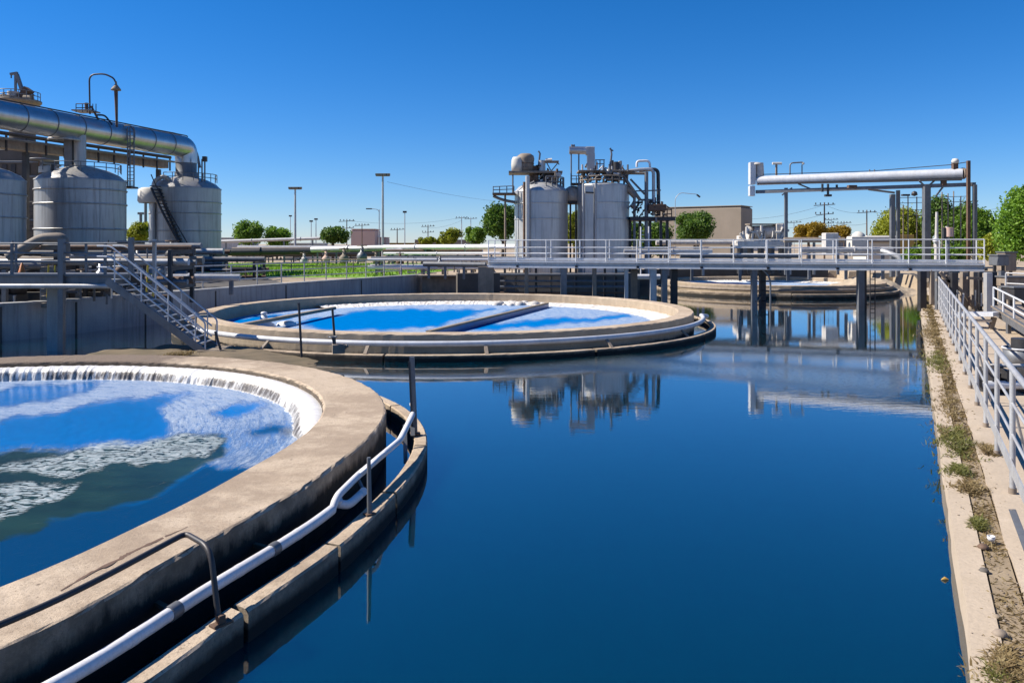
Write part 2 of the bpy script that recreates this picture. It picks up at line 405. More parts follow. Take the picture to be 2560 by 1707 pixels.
R1I = periodic([(-180, 6.5), (-140, 7.2), (-100, 8.3), (-75, 8.6), (-58, 8.4), (-45.5, 7.85), (-33.6, 7.23), (-17.9, 6.73), (12.8, 6.56), (60, 6.54), (90, 6.5), (135, 6.5)])
C1 = (-9.55, 11.9); C2 = (-2.6, 33.9); C3 = (18.7, 57.6)

def sweep_ring(c, prof, a0, a1, n, closed, jitter=0., seed=1):
    """prof(theta) -> list of (radius, z); one solid ring or arc."""
    rs = random.Random(seed); mb = MB(); vs = []; fs = []
    N_ = n if closed else n+1
    for k in range(N_):
        th = a0+(a1-a0)*k/n; p = prof(th); m = len(p)
        for (r, z) in p:
            j = jitter*(rs.random()-.5)
            vs.append((c[0]+(r+j)*math.cos(th), c[1]+(r+j)*math.sin(th), z+j*.5))
    for k in range(n):
        q = (k+1) % N_
        for i in range(m): fs.append((k*m+i, q*m+i, q*m+(i+1) % m, k*m+(i+1) % m))
    if not closed: fs += [tuple(range(m)), tuple(range(n*m+m-1, n*m-1, -1))]
    mb.add(vs, fs); return mb

def rim_mat(name, dark_from, dark_to, brown_x=None, rag=.62, side_shade=(.2, .155, .11)):
    """concrete with black algal growth and painted shade up to a ragged line, sides darkened as shade"""
    m, t, b = nt(name); v = coord(t)
    g = t.nodes.new('ShaderNodeNewGeometry'); sx = t.nodes.new('ShaderNodeSeparateXYZ'); t.links.new(g.outputs['Position'], sx.inputs[0])
    n0 = noise(t, v, .9, 8, .65); n1 = noise(t, v, 5, 8, .7); n2 = noise(t, v, 38, 4, .7); n3 = noise(t, v, 160, 3, .6)
    col = mixc(t, ramp(t, n0, [(.35, 0.), (.68, 1.)]), (.52, .415, .305), (.41, .315, .22))
    col = mixc(t, ramp(t, n1, [(.50, 0.), (.78, .8)]), col, (.26, .195, .135))
    col = mixc(t, ramp(t, n2, [(.33, .85), (.44, 0.)]), col, (.19, .14, .10))
    col = mixc(t, ramp(t, n3, [(.33, .7), (.47, 0.)]), col, (.24, .18, .13))
    vp = N(t, 'ShaderNodeTexVoronoi', Scale=7.); t.links.new(v, vp.inputs['Vector'])
    pit = math_(t, 'MULTIPLY', ramp(t, vp.outputs['Distance'], [(.07, 1.), (.16, 0.)]), ramp(t, noise(t, v, 1.7, 3), [(.48, 0.), (.6, .9)]))
    col = mixc(t, pit, col, (.09, .06, .04))
    blot = noise(t, v, .45, 9, .72); col = mixc(t, ramp(t, blot, [(.50, 0.), (.58, .6), (.75, .85)]), col, (.27, .20, .14))
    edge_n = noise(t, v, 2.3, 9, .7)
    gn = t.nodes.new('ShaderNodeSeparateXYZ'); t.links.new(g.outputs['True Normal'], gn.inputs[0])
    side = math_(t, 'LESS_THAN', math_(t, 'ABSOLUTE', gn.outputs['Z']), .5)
    col = mixc(t, math_(t, 'MULTIPLY', side, ramp(t, edge_n, [(.38, .35), (.62, .9)])), col, side_shade)  # vertical faces tinted darker, shade painted into the colour
    if brown_x:
        ck = math_(t, 'MULTIPLY', math_(t, 'SUBTRACT', brown_x, sx.outputs['X']), .55)
        mk = ramp(t, math_(t, 'ADD', math_(t, 'MULTIPLY', ck, math_(t, 'GREATER_THAN', sx.outputs['Y'], 15.)), math_(t, 'SUBTRACT', noise(t, v, 3, 6), .5)), [(.1, 0.), (.5, 1.)])
        mc = mixc(t, ramp(t, n2, [(.4, 0.), (.6, 1.)]), (.12, .085, .06), (.2, .15, .11))
        col = mixc(t, mk, col, mc)  # browner towards the far left of the rim
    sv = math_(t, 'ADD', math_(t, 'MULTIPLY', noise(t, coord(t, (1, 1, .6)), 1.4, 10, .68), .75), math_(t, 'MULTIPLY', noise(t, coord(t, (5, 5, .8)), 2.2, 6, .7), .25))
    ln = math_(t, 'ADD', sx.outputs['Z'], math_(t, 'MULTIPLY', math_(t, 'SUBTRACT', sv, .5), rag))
    col = mixc(t, ramp(t, ln, [(dark_from, 1.), (dark_to, 0.)]), col, (.016, .014, .011))  # black algal growth, carried higher to paint in shade
    t.links.new(col, b.inputs['Base Color']); b.inputs['Roughness'].default_value = .92
    hh = math_(t, 'ADD', math_(t, 'MULTIPLY', n1, 1.), math_(t, 'ADD', math_(t, 'MULTIPLY', n2, .5), math_(t, 'MULTIPLY', n3, .2)))
    bump(t, b, hh, .55, .03); return m
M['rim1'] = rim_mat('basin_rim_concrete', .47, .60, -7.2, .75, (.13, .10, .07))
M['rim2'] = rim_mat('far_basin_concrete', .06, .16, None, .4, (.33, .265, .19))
M['curb'] = rim_mat('curb_concrete', .10, .2, None, .2, (.12, .095, .07))  # dark foot and sides are shade painted on the curb

def rim_prof(ro, ri, zt, zb=-1.2, c=.035):
    return lambda th: [(ri(th), zb), (ro(th), zb), (ro(th), zt-c), (ro(th)-c*.4, zt-c*.35), (ro(th)-c, zt), (ri(th)+c, zt), (ri(th)+c*.4, zt-c*.35), (ri(th), zt-c)]
def basin(name, label, c, ro, ri, zt, mat_, n, curbs, curb_off, curb_w, curb_z):
    th = thing(name, label, 'basin', (c[0], c[1], 0))
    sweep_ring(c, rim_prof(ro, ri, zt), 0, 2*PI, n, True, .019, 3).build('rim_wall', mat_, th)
    for (a0, a1) in curbs:
        pr = lambda a: [(ro(a)+curb_off-curb_w, -.6), (ro(a)+curb_off, -.6), (ro(a)+curb_off, curb_z-.02), (ro(a)+curb_off-.02, curb_z), (ro(a)+curb_off-curb_w+.02, curb_z), (ro(a)+curb_off-curb_w, curb_z-.02)]
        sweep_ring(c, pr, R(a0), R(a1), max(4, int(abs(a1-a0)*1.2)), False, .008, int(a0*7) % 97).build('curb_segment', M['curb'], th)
    return th

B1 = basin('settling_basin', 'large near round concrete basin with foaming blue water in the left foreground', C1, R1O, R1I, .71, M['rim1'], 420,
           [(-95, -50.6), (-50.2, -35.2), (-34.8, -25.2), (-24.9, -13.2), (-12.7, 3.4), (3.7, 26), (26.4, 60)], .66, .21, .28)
sweep_ring(C1, lambda a: [(R1I(a)-.012, .30), (R1I(a)+.01, .30), (R1I(a)+.01, .655), (R1I(a)-.012, .655)], 0, 2*PI, 420, True, .012, 8).build('inner_lining', M['wetwall'], B1)
# ragged crack along the top of the near rim
cr = MB(); k0 = None; rs = random.Random(5)
pts = [G(150, 1478, .71), G(230, 1430, .71), G(300, 1397, .71), G(325, 1382, .71), G(390, 1352, .71), G(480, 1312, .71)]
vs = []; fs = []; q = 0
for i in range(len(pts)-1):
    for k in range(7):
        p = pts[i].lerp(pts[i+1], k/7); s_ = math.sin(PI*(i*7+k+.5)/(7*(len(pts)-1)))
        wd = (.004+.016*s_)*(.5+rs.random()); jj = (rs.random()-.5)*.03
        vs += [(p.x-wd, p.y+wd*.9+jj, .7135), (p.x+wd, p.y-wd*.9+jj, .7135)]
for k in range(len(vs)//2-1): fs.append((2*k, 2*k+1, 2*k+3, 2*k+2))
cr.add(vs, fs); cr.build('rim_crack', M['rust'], B1)
c_ = lambda r: (lambda a: r)
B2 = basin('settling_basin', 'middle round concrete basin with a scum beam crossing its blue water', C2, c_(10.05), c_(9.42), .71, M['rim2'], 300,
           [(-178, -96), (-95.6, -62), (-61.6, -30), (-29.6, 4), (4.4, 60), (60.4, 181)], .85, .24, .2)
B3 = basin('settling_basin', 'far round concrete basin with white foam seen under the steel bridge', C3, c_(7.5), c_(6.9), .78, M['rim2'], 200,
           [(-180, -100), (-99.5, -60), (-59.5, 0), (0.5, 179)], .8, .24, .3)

# pool water sheets
o1, vs = polar_sheet('basin_water', C1, lambda a: R1I(a)+.05, .36, 420, 150, M['pool']); tag(o1, kind='structure')
ok = vs[:, 1] > 2.5; yy = np.maximum(vs[:, 1], 2.5); px, py = px_of(vs[:, 0], yy, .36)
px = px+9*np.sin(py*.05)+5*np.sin(px*.043+py*.11); py = py+4*np.sin(px*.031)+2.5*np.sin(px*.085+py*.07)
def band(polys, s): return np.maximum.reduce([soft(px, py, p, s) for p in polys])
blue = band([[(-400, 1010), (0, 978), (100, 965), (250, 957), (205, 975), (130, 993), (60, 1010), (-400, 1050)],
             [(-400, 1100), (0, 1056), (150, 1031), (300, 1000), (400, 985), (470, 988), (400, 1020), (430, 1060), (400, 1090), (250, 1108), (0, 1122), (-400, 1150)],
             [(535, 1028), (575, 1011), (640, 1007), (675, 1018), (640, 1036), (570, 1043)]], 12)
dblue = band([[(618, 1083), (680, 1068), (740, 1064), (735, 1085), (630, 1091)], [(-600, 1700), (0, 1335), (130, 1292), (260, 1275), (400, 1232), (520, 1160), (640, 1172), (500, 1260), (0, 1520), (-600, 1900)]], 12)
refl = band([[(-600, 1330), (0, 1130), (280, 1120), (430, 1090), (560, 1085), (560, 1140), (510, 1160), (480, 1185), (400, 1232), (260, 1278), (130, 1295), (90, 1335), (0, 1345), (-600, 1500)]], 16)  # dark green patch painted as the reflection of trees out of view
clump = band([[(-500, 1190), (20, 1165), (250, 1108), (470, 1085), (560, 1092), (520, 1140), (420, 1158), (290, 1160), (250, 1184), (150, 1194), (90, 1182)],
              [(-500, 1260), (0, 1208), (200, 1204), (150, 1242), (100, 1262), (50, 1292), (-100, 1320), (-500, 1420)]], 14)
lt = band([[(470, 1090), (560, 1060), (740, 1040), (720, 1100), (660, 1160), (580, 1160), (540, 1130)]], 30)
foam = np.clip(1-blue*.98-dblue-np.maximum(refl, 0)*.95, 0, 1)*.88
foam = np.where(py > 1180, foam*np.clip(1-(py-1160)/60, 0, 1), foam)
foam = np.maximum(foam, 0); foam = foam*(1-.25*lt)
deep = np.clip(dblue+(py > 1300), 0, 1); deep = np.maximum(deep, np.clip((py-1120)/120, 0, 1)*.8)
edge = np.tile(np.linspace(0, 1, 150)**.8, 420); foam = np.maximum(foam, np.clip((edge-.88)/.05, 0, 1)*(vs[:, 1] > 12.2))
th1 = np.arctan2(vs[:, 1]-C1[1], vs[:, 0]-C1[0]); rd1 = np.hypot(vs[:, 1]-C1[1], vs[:, 0]-C1[0])
set_attr(o1, 'fu', th1*7.); set_attr(o1, 'fv', rd1*6.5+.8*np.sin(th1*5))
for nm, a in (('foam', foam), ('deep', deep), ('tree_refl', refl), ('clump', clump*.95)): set_attr(o1, nm, np.where(ok, a, 0))

o2, vs = polar_sheet('basin_water', C2, lambda a: 9.45, .2, 300, 110, M['pool2']); tag(o2, kind='structure')
px, py = px_of(vs[:, 0], vs[:, 1], .2)
py = py+2.*np.sin(px*.05)+1.2*np.sin(px*.13); px = px+8*np.sin(py*.3)
blue = band([[(745, 808), (850, 787), (960, 775), (1190, 777), (1230, 770), (1150, 797), (1060, 818), (900, 824), (800, 822)],
             [(1180, 822), (1090, 830), (1200, 806), (1260, 812), (1370, 796), (1450, 798), (1570, 788), (1550, 796), (1440, 805), (1330, 815), (1250, 822)],
             [(560, 812), (600, 797), (700, 788), (740, 785), (720, 795), (620, 810)]], 7)
beam_shadow = band([[(1070, 830), (1370, 757), (1300, 785), (1180, 822)]], 8)  # shadow of the scum beam painted as darker water
foam = np.clip(1-blue, 0, 1)*.86*(1-.75*beam_shadow)+blue*.12*(px > 1150)
set_attr(o2, 'fu', vs[:, 0]*2.2); set_attr(o2, 'fv', vs[:, 1]*4.5+vs[:, 0]*.5)
for nm, a in (('foam', foam), ('deep', beam_shadow*.75), ('tree_refl', px*0), ('clump', px*0)): set_attr(o2, nm, a)
o3, vs = polar_sheet('basin_water', C3, lambda a: 6.95, .38, 160, 50, M['pool2']); tag(o3, kind='structure')
px, py = px_of(vs[:, 0], vs[:, 1], .38)
blue = band([[(1680, 712), (1720, 698), (1830, 696), (1800, 705), (1760, 712)], [(2000, 705), (2020, 699), (2050, 700), (2040, 706)]], 6)
set_attr(o3, 'fu', vs[:, 0]); set_attr(o3, 'fv', vs[:, 1]*2.5)
for nm, a in (('foam', np.clip(1-blue, 0, 1)*.95), ('deep', px*0+blue*.35), ('tree_refl', px*0), ('clump', px*0)): set_attr(o3, nm, a)

# white water falling over the inner weir of the near basin
m, t, b = nt('falling_white_water')
u = attr(t, 'u').outputs['Fac']; vv = attr(t, 'v').outputs['Fac']
cb = t.nodes.new('ShaderNodeCombineXYZ'); t.links.new(math_(t, 'MULTIPLY', u, 9.), cb.inputs[0]); t.links.new(math_(t, 'MULTIPLY', vv, 1.2), cb.inputs[1])
s1 = noise(t, cb.outputs[0], 1.0, 5, .75)
cb2 = t.nodes.new('ShaderNodeCombineXYZ'); t.links.new(math_(t, 'MULTIPLY', u, 2.2), cb2.inputs[0]); t.links.new(math_(t, 'MULTIPLY', vv, .6), cb2.inputs[1])
s2 = noise(t, cb2.outputs[0], 1.0, 4, .6)
cb3 = t.nodes.new('ShaderNodeCombineXYZ'); t.links.new(math_(t, 'MULTIPLY', u, .45), cb3.inputs[0])
s3 = noise(t, cb3.outputs[0], 1.0, 3, .6)
gap = math_(t, 'MULTIPLY', ramp(t, math_(t, 'ADD', math_(t, 'ADD', math_(t, 'MULTIPLY', s1, .7), math_(t, 'MULTIPLY', s2, .3)), math_(t, 'MULTIPLY', math_(t, 'SUBTRACT', s3, .5), .5)), [(.46, 1.), (.60, 0.)]), ramp(t, vv, [(.50, 0.), (.66, 1.), (.9, .9), (1., .1)]))
lines = math_(t, 'MULTIPLY', ramp(t, s1, [(.38, .45), (.5, 0.)]), ramp(t, vv, [(0., .2), (.3, 1.), (1., .6)]))
col = mixc(t, lines, (.74, .72, .69), (.42, .39, .36)); col = mixc(t, gap, col, (.075, .06, .05))
t.links.new(col, b.inputs['Base Color']); b.inputs['Roughness'].default_value = .35; bump(t, b, s1, .6, .04)
prof = [(0, .585), (.05, .605), (.12, .622), (.22, .622), (.31, .60), (.37, .56), (.41, .51), (.445, .45), (.47, .39), (.50, .345)]
na = 900; a0, a1 = R(-3), R(215); rs = np.random.default_rng(3)
jit = np.convolve(rs.random(na+9)-.5, np.ones(3)/3, 'same')[:na+1]
vs = []; U = []; W = []
for k in range(na+1):
    th = a0+(a1-a0)*k/na; r = R1I(th)
    for i, (q, z) in enumerate(prof):
        e = i/(len(prof)-1); tp = min(1, .15+(k/na)*16); rr = r+.02-q*tp-jit[k]*.10*e*e; z = .34+(z-.34)*tp
        vs.append((C1[0]+rr*math.cos(th), C1[1]+rr*math.sin(th), z+jit[k]*.03*(1 if i else 0))); U.append(th*7); W.append(e)
mm = len(prof); fs = np.array([(k*mm+i, k*mm+i+1, (k+1)*mm+i+1, (k+1)*mm+i) for k in range(na) for i in range(mm-1)])
o = raw('water_cascade', np.array(vs), fs, m, True); set_attr(o, 'u', U); set_attr(o, 'v', W); tag(o, kind='structure')

# foam ridge at the weir of the middle and far basins: churned water against the inner wall
m, t, b = nt('churned_foam'); n1 = noise(t, coord(t), 2.6, 8, .8)
t.links.new(ramp(t, n1, [(.34, (.26, .2, .15)), (.44, (.62, .58, .53)), (.6, (.8, .78, .75))]), b.inputs['Base Color']); b.inputs['Roughness'].default_value = .7; bump(t, b, n1, 1., .08)
for c, r, z, a0, a1 in ((C2, 9.42, .2, R(-25), R(140)), (C3, 6.9, .38, 0, PI)):
    n = 260; vs = []; rs = random.Random(4)
    for k in range(n+1):
        th = a0+(a1-a0)*k/n
        for q, zz in ((0, .12), (.25, .13), (.5, .09), (.8, .03), (1.1, -.02)):
            j = (rs.random()-.5)*.10
            vs.append((c[0]+(r+.01-q-(j if q else 0))*math.cos(th), c[1]+(r+.01-q-(j if q else 0))*math.sin(th), z+zz+j*.35))
    fs = np.array([(k*5+i, k*5+i+1, k*5+6+i, k*5+5+i) for k in range(n) for i in range(4)])
    tag(raw('foam_ridge', np.array(vs), fs, m), kind='structure')

# ------------------------------------------------------------------ metalwork round the near basin
def arc(c, rf, z, a0, a1, n): return [V(c[0]+rf(R(a0+(a1-a0)*k/n))*math.cos(R(a0+(a1-a0)*k/n)), c[1]+rf(R(a0+(a1-a0)*k/n))*math.sin(R(a0+(a1-a0)*k/n)), z) for k in range(n+1)]
t1 = thing('rim_pipe', 'glossy white pipe curving along the outside of the near basin rim with a looped fitting', 'pipe', (-2.7, 6.9, .3))
main = arc(C1, lambda a: R1O(a)+.26, .42, -75, -21.2, 60)
lt_ = MB().tube(main, .056, 14).build('long_tube', M['white'], t1)
for a in (-41.3, -33.1, -26.6):
    p = arc(C1, lambda x: R1O(x)+.26, .42, a-.25, a+.25, 2); MB().tube(p, .0585, 14).build('joint_collar', M['white'], lt_)
for a in (-58, -47, -38.5, -29.5):
    q = arc(C1, lambda x: R1O(x)+.26, .42, a, a+.01, 1)[0]; q0 = arc(C1, lambda x: R1O(x)-.01, .42, a, a+.01, 1)[0]; u = arc(C1, lambda x: R1O(x)+.26, .42, a-.35, a+.35, 1)
    MB().tube(u, .066, 14).build('strap', M['steel'], lt_); MB().beam(q0, q, .05, .03).build('wall_bracket', M['rust'], lt_)
e0 = main[-1]; f1 = G(848, 1250, .47); f2 = G(893, 1190, .56); f3 = G(1000, 1100, .56); f4 = G(1030, 1040, .62); f5 = G(1036, 1022, .66)
MB().tube(fillet([e0, f1+V(-.02, 0, .05), f2, f3, f4, f5, G(1030, 1010, .62)], .12, 5), .045, 12).build('upper_arm', M['white'], t1)
lo = [G(846, 1246, .5), G(842, 1258, .44), G(868, 1262, .40), G(880, 1255, .40), G(905, 1232, .40), G(909, 1228, .44)]
MB().tube(fillet(lo, .05, 4), [.05]*8+[.06]*4+[.04]*12 if 0 else .05, 12).build('loop_arm', M['white'], t1)
MB().tube([G(893, 1192, .54), G(907, 1222, .46)], .022, 8).build('loop_link', M['steel'], t1)
MB().tube(fillet([f2.lerp(f3, .02), G(925, 1165, .66), G(945, 1145, .68), f2.lerp(f3, .62)], .1, 4), .026, 10).build('side_grip', M['white'], t1)
MB().beam(G(1012, 1062, .6), G(1014, 1158, .1), .06, .035).build('support_leg', M['steel'], t1)
MB().beam(G(1030, 1030, .62), G(1032, 1090, .3), .07, .04).build('support_leg', M['steel'], t1)

t1 = thing('rim_handrail', 'dark bent handrail lying along the near basin rim, rusty at its foot', 'handrail', G(552, 1562, .28))
top = arc(C1, lambda a: R1O(a)+.0, .87, -78, -36.2, 40)
foot = G(552, 1562, .28)
bb = MB().tube(fillet(top+[V(foot.x-.13, foot.y+.12, .87), V(foot.x-.02, foot.y+.01, .30)], .17, 8), .024, 12).build('bent_bar', M['dsteel'], t1)
MB().box((foot.x, foot.y+.01, .289), (.17, .09, .02), .9).box((foot.x, foot.y, .33), (.06, .05, .07), .9).build('foot_plate', M['rust'], bb)
t1 = thing('short_post', 'short rusty steel post standing on the curb beside the looped white pipe', 'post', G(924, 1286, .28))
b0 = G(924, 1286, .28)
MB().tube([b0, b0+V(-.01, 0, .66)], [.03, .022], 10).build('shaft', M['steel'], t1); MB().box((b0.x, b0.y, .29), (.12, .1, .02), .7).build('foot_plate', M['rust'], t1)
t1 = thing('tall_post', 'tall grey steel post at the right tip of the near basin curb', 'post', G(1038, 1088, .28))
b0 = G(1038, 1088, .28)
MB().beam(b0, b0+V(-.06, .05, 1.27), .075, .06).build('shaft', M['steel'], t1)
MB().beam(b0+V(-.04, -.03, .01), b0+V(-.10, .02, 1.2), .03, .03).build('edge_angle', M['dsteel'], t1)
MB().box((b0.x, b0.y, .3), (.16, .13, .05), .2).build('foot_plate', M['rust'], t1)
# ------------------------------------------------------------------ middle basin fittings
t1 = thing('ring_pipe', 'grey ring pipe bracketed round the outside of the middle basin', 'pipe', (C2[0], C2[1]-10.5, .3))
MB().tube(arc(C2, lambda a: 10.42, .47, -172, -6, 120)+[V(8.1, 33.2, .40)], .085, 12).build('long_tube', M['bright'], t1)
for a in (-150, -138, -118, -99, -80, -58, -36, -14):
    p0 = V(C2[0]+10.76*math.cos(R(a)), C2[1]+10.76*math.sin(R(a)), .19); p1 = V(C2[0]+10.46*math.cos(R(a)), C2[1]+10.46*math.sin(R(a)), .42)
    MB().beam(p0, p1, .1, .05).build('bracket', M['tan'], t1)
t1 = thing('ring_pipe', 'tan ring pipe outside the far foamy basin beyond the bridge', 'pipe', (C3[0], C3[1]-7.9, .3))
MB().tube(arc(C3, lambda a: 7.85, .5, -175, -5, 80), .10, 10).build('long_tube', M['tan'], t1)
t1 = thing('scum_beam', 'long concrete beam crossing the middle basin from its near rim to its far rim', 'beam', G(1080, 826, .62))
p0 = G(1070, 829, .44); p1 = G(1368, 758, .40)
MB().beam(p0, p1, .17, .07).build('beam', M['conc'], t1); dd = (p1-p0).normalized()
MB().beam(p0+V(.06, -.02, -.14), p1+V(.06, -.02, -.14), .04, .2).build('shadow_strip', M['plate'], t1)  # blue strip added as the beam's shadow on the water
t1 = thing('trough_beam', 'narrow pale beam above the water at the left end of the middle basin', 'beam', G(600, 814, .5))
MB().beam(G(598, 814, .55), G(835, 770, .5), .22, .12).build('beam', M['conc'], t1)
for a, b_, lab in (((754, 893, .2), 757, 'thin dark post between the two basins, left of a matching post'), ((838, 868, .42), 772, 'thin dark post on the ring pipe of the middle basin beside a clamp')):
    p = G(*a); tp = P(a[0]-7, b_, p.y)
    o = MB().tube([p, tp], .035, 8).build('thin_post', M['dsteel'], None); tag(o, lab, 'post', 'thin dark posts by the middle basin')
t1 = thing('pipe_clamp', 'corroded pipe clamp with a valve wheel on the ring pipe of the middle basin', 'clamp', G(850, 880, .3))
q = G(846, 874, .42)
MB().box((q.x, q.y, .45), (.34, .3, .26), .3).build('clamp_block', M['tan'], t1); MB().tube([q+V(-.1, 0, .1), q+V(-.16, 0, .36)], .04, 8).build('spindle', M['dsteel'], t1)
MB().ring((q.x-.16, q.y), .11, .018, q.z+.36, 16).build('hand_wheel', M['steel'], t1); MB().tube([q+V(.1, 0, .0), q+V(.26, .0, .12)], .05, 8).build('side_nozzle', M['tan'], t1)
q = G(552, 875, .25); o = MB().beam(q, P(538, 828, q.y), .07, .05).build('leaning_stake', M['dsteel'], None); tag(o, 'dark stake leaning beside the foot of the metal staircase', 'stake')
q = G(660, 815, .2)
t1 = thing('pump_float', 'small white conical float at the left edge of the middle basin', 'float', q)
MB().lathe([(.42, 0), (.40, .07), (.18, .22), (.11, .42), (.0, .44)], (q.x, q.y, .2), 20).build('cone', M['white'], t1); MB().lathe([(0, .60), (.1, .58), (.13, .53), (.09, .47), (0, .45)], (q.x, q.y, .17), 16).build('knob', M['white'], t1)
MB().lathe([(.4, 0), (.36, .1), (.2, .16), (0, .17)], (q.x+.8, q.y+.3, .2), 16).build('side_float', M['white'], t1)
q = G(1290, 757, .3); rs = random.Random(3); fh = MB()
for k in range(26):
    x, y, s = q.x+rs.gauss(0, .55), q.y+rs.gauss(0, .3), rs.uniform(.1, .3); fh.lathe([(s, -.05), (s*.95, s*.3), (s*.6, s*.62), (0, s*.75)], (x, y, .2), 9)
tag(fh.build('foam_heap', M['chalk'], None), 'lumpy heap of whitish foam by the far end of the scum beam', 'foam')

# dirt spit between the two basins, quay and walls
def dz(X, Y):
    rng = np.sin(X*5.1+Y*3)*.012+np.sin(X*11-Y*7)*.008
    e = np.clip((-4.6-X)/3.2, 0, 1)
    return -.12+.36*e+rng
vs, fs = grid_mesh(np.arange(-15.5, -4, .12), np.arange(17.6, 25.2, .12), dz)
k = np.hypot(vs[:, 0]-C2[0], vs[:, 1]-C2[1]) < 10.78; vs[k, 2] = -.3
k = vs[:, 1] > 24.4-.0*vs[:, 0]; vs[k & (vs[:, 0] < -11), 2] = -.3
k = (vs[:, 0] < -12.2); vs[k, 2] = -.3
tag(raw('dirt_bank', vs, fs, M['dirt'], True), kind='structure')
def dz2(X, Y):
    c = np.exp(-((X-25.5)/3.2)**2-((Y-57.5)/3.6)**2)
    return -.5+1.5*c+.12*np.sin(X*2.3+Y)*np.sin(Y*1.9-X*.8)+.05*np.sin(X*6)*np.sin(Y*5)
vs, fs = grid_mesh(np.arange(18, 33, .25), np.arange(51, 68, .25), dz2)
tag(raw('dirt_bank', vs, fs, M['sand']), kind='structure')

def wall_strip(pts, th, z0, z1, closed=False):
    mb = MB(); n = len(pts)
    nn = []
    for i in range(n):
        a = Vector((*pts[max(i-1, 0)], 0)); c = Vector((*pts[min(i+1, n-1)], 0)); d = (c-a).normalized(); nn.append(Vector((-d.y, d.x, 0)))
    for i in range(n-1):
        p, q = Vector((*pts[i], 0)), Vector((*pts[i+1], 0)); a, b_ = p+nn[i]*th, q+nn[i+1]*th
        z = lambda v, h: (v.x, v.y, h)
        mb.add([z(p, z0), z(q, z0), z(b_, z0), z(a, z0), z(p, z1), z(q, z1), z(b_, z1), z(a, z1)], [(0, 1, 5, 4), (2, 3, 7, 6), (4, 5, 6, 7), (3, 0, 4, 7), (1, 2, 6, 5)])
    return mb
def smooth(pts, n):
    out = []
    for i in range(len(pts)-1):
        p0, p1, p2, p3 = (Vector((*pts[max(0, min(len(pts)-1, k))], 0)) for k in (i-1, i, i+1, i+2))
        for k in range(n):
            s = k/n; q = .5*((2*p1)+(p2-p0)*s+(2*p0-5*p1+4*p2-p3)*s*s+(3*p1-p0-3*p2+p3)*s**3); out.append((q.x, q.y))
    out.append(tuple(pts[-1])); return out
WS = smooth(WALL, 6)
t1 = thing('retaining_wall', 'long curved grey concrete retaining wall behind the staircase and middle basin', 'wall', (-16, 31.8, 0))
wall_strip(WS, .45, -1.4, 1.24).build('wall_body', M['wall'], t1); wall_strip([(x+.03, y) for x, y in WS], .52, 1.242, 1.32).build('coping', M['wall'], t1)
for k in range(2, len(WS), 4):
    x, y = WS[k]; MB().box((x+.02, y-.01, .5), (.05, .05, 1.4)).build('joint_strip', M['dconc'], t1)
o = MB().poly([(-13.1, 33), (-12.4, 37.5), (-9.6, 44), (-5, 54.5), (3, 51), (3.3, 46.6), (-2.5, 45.2), (-8, 43.5), (-12, 39), (-13.4, 34)][::-1], -1, .1).build('ledge', M['dconc'], None); tag(o, kind='structure')
# quay on the right
t1 = MB(); ys_ = np.arange(1.5, 58, 1.0)
def strip(o0, o1, z0, z1, jit=0, seed=0):
    rs = random.Random(seed); mb = MB(); vs = []; fs = []
    for y in ys_:
        j = (rs.random()-.5)*jit
        a, b_ = wl(y)+o0+j, wl(y)+o1
        vs += [(a, y, z0), (a, y, z1), (b_, y, z1), (b_, y, z0)]
    for k in range(len(ys_)-1):
        for i in range(4): fs.append((k*4+i, k*4+4+i, k*4+4+(i+1) % 4, k*4+(i+1) % 4))
    return mb.add(vs, fs)
ys_ = np.arange(1.5, 56, .35)
tag(strip(0, .24, -1.5, .345, .03, 2).build('quay_edge', M['pave'], None), kind='structure')
tag(strip(.25, .50, -.2, .325, .04, 3).build('quay_joint_soil', M['soil'], None), kind='structure')
tag(strip(.51, 2.6, -.5, .35, .04, 4).build('pavement', M['pave'], None), kind='structure')
# ------------------------------------------------------------------ generic steelwork
def railing(t, path, z_rel, rails, step, r=.025, mat_=None, posts=True, post_r=None, square=False):
    """rails and posts along a 3D path of floor points; z_rel = rail heights above the floor"""
    mat_ = mat_ or M['galv']; path = [Vector(p) for p in path]
    for z in rails: MB().tube([p+V(0, 0, z) for p in path], r, 8).build('rail', mat_, t)
    seg = 0.; L_ = 0
    d = [0]
    for i in range(len(path)-1): d.append(d[-1]+(path[i+1]-path[i]).length)
    n = max(1, round(d[-1]/step))
    for k in range(n+1):
        s = d[-1]*k/n; i = max(j for j in range(len(d)) if d[j] <= s+1e-6); i = min(i, len(path)-2)
        p = path[i].lerp(path[i+1], (s-d[i])/(d[i+1]-d[i]))
        MB().tube([p+V(0, 0, z_rel), p+V(0, 0, max(rails))], post_r or r*1.15, 8).build('post', mat_, t)
def pipe_run(name, label, pts, r, mat_, fl=6., group=None, legs=(), foot=1.15, rad=.4):
    pts = [Vector(p) for p in pts]
    t = thing(name, label, 'pipe', (pts[0].x, pts[0].y, pts[0].z-r), group)
    tb = MB().tube(fillet(pts, rad, 6), r, 14).build('tube', mat_, t)
    for i in range(len(pts)-1):
        a, b_ = pts[i], pts[i+1]; l = (b_-a).length; u = (b_-a)/l
        for k in range(1, int(l/fl)+1):
            c = a+u*(k*fl-.3*fl)
            MB().tube([c-u*.04, c+u*.04], r*1.28, 14).build('flange', mat_, tb)
    for (s, zz) in legs:
        p = pts[0].lerp(pts[-1], s); MB().box((p.x, p.y, (p.z-r+zz)/2), (.16, .16, p.z-r-zz)).build('leg', M['steel'], t)
    return t
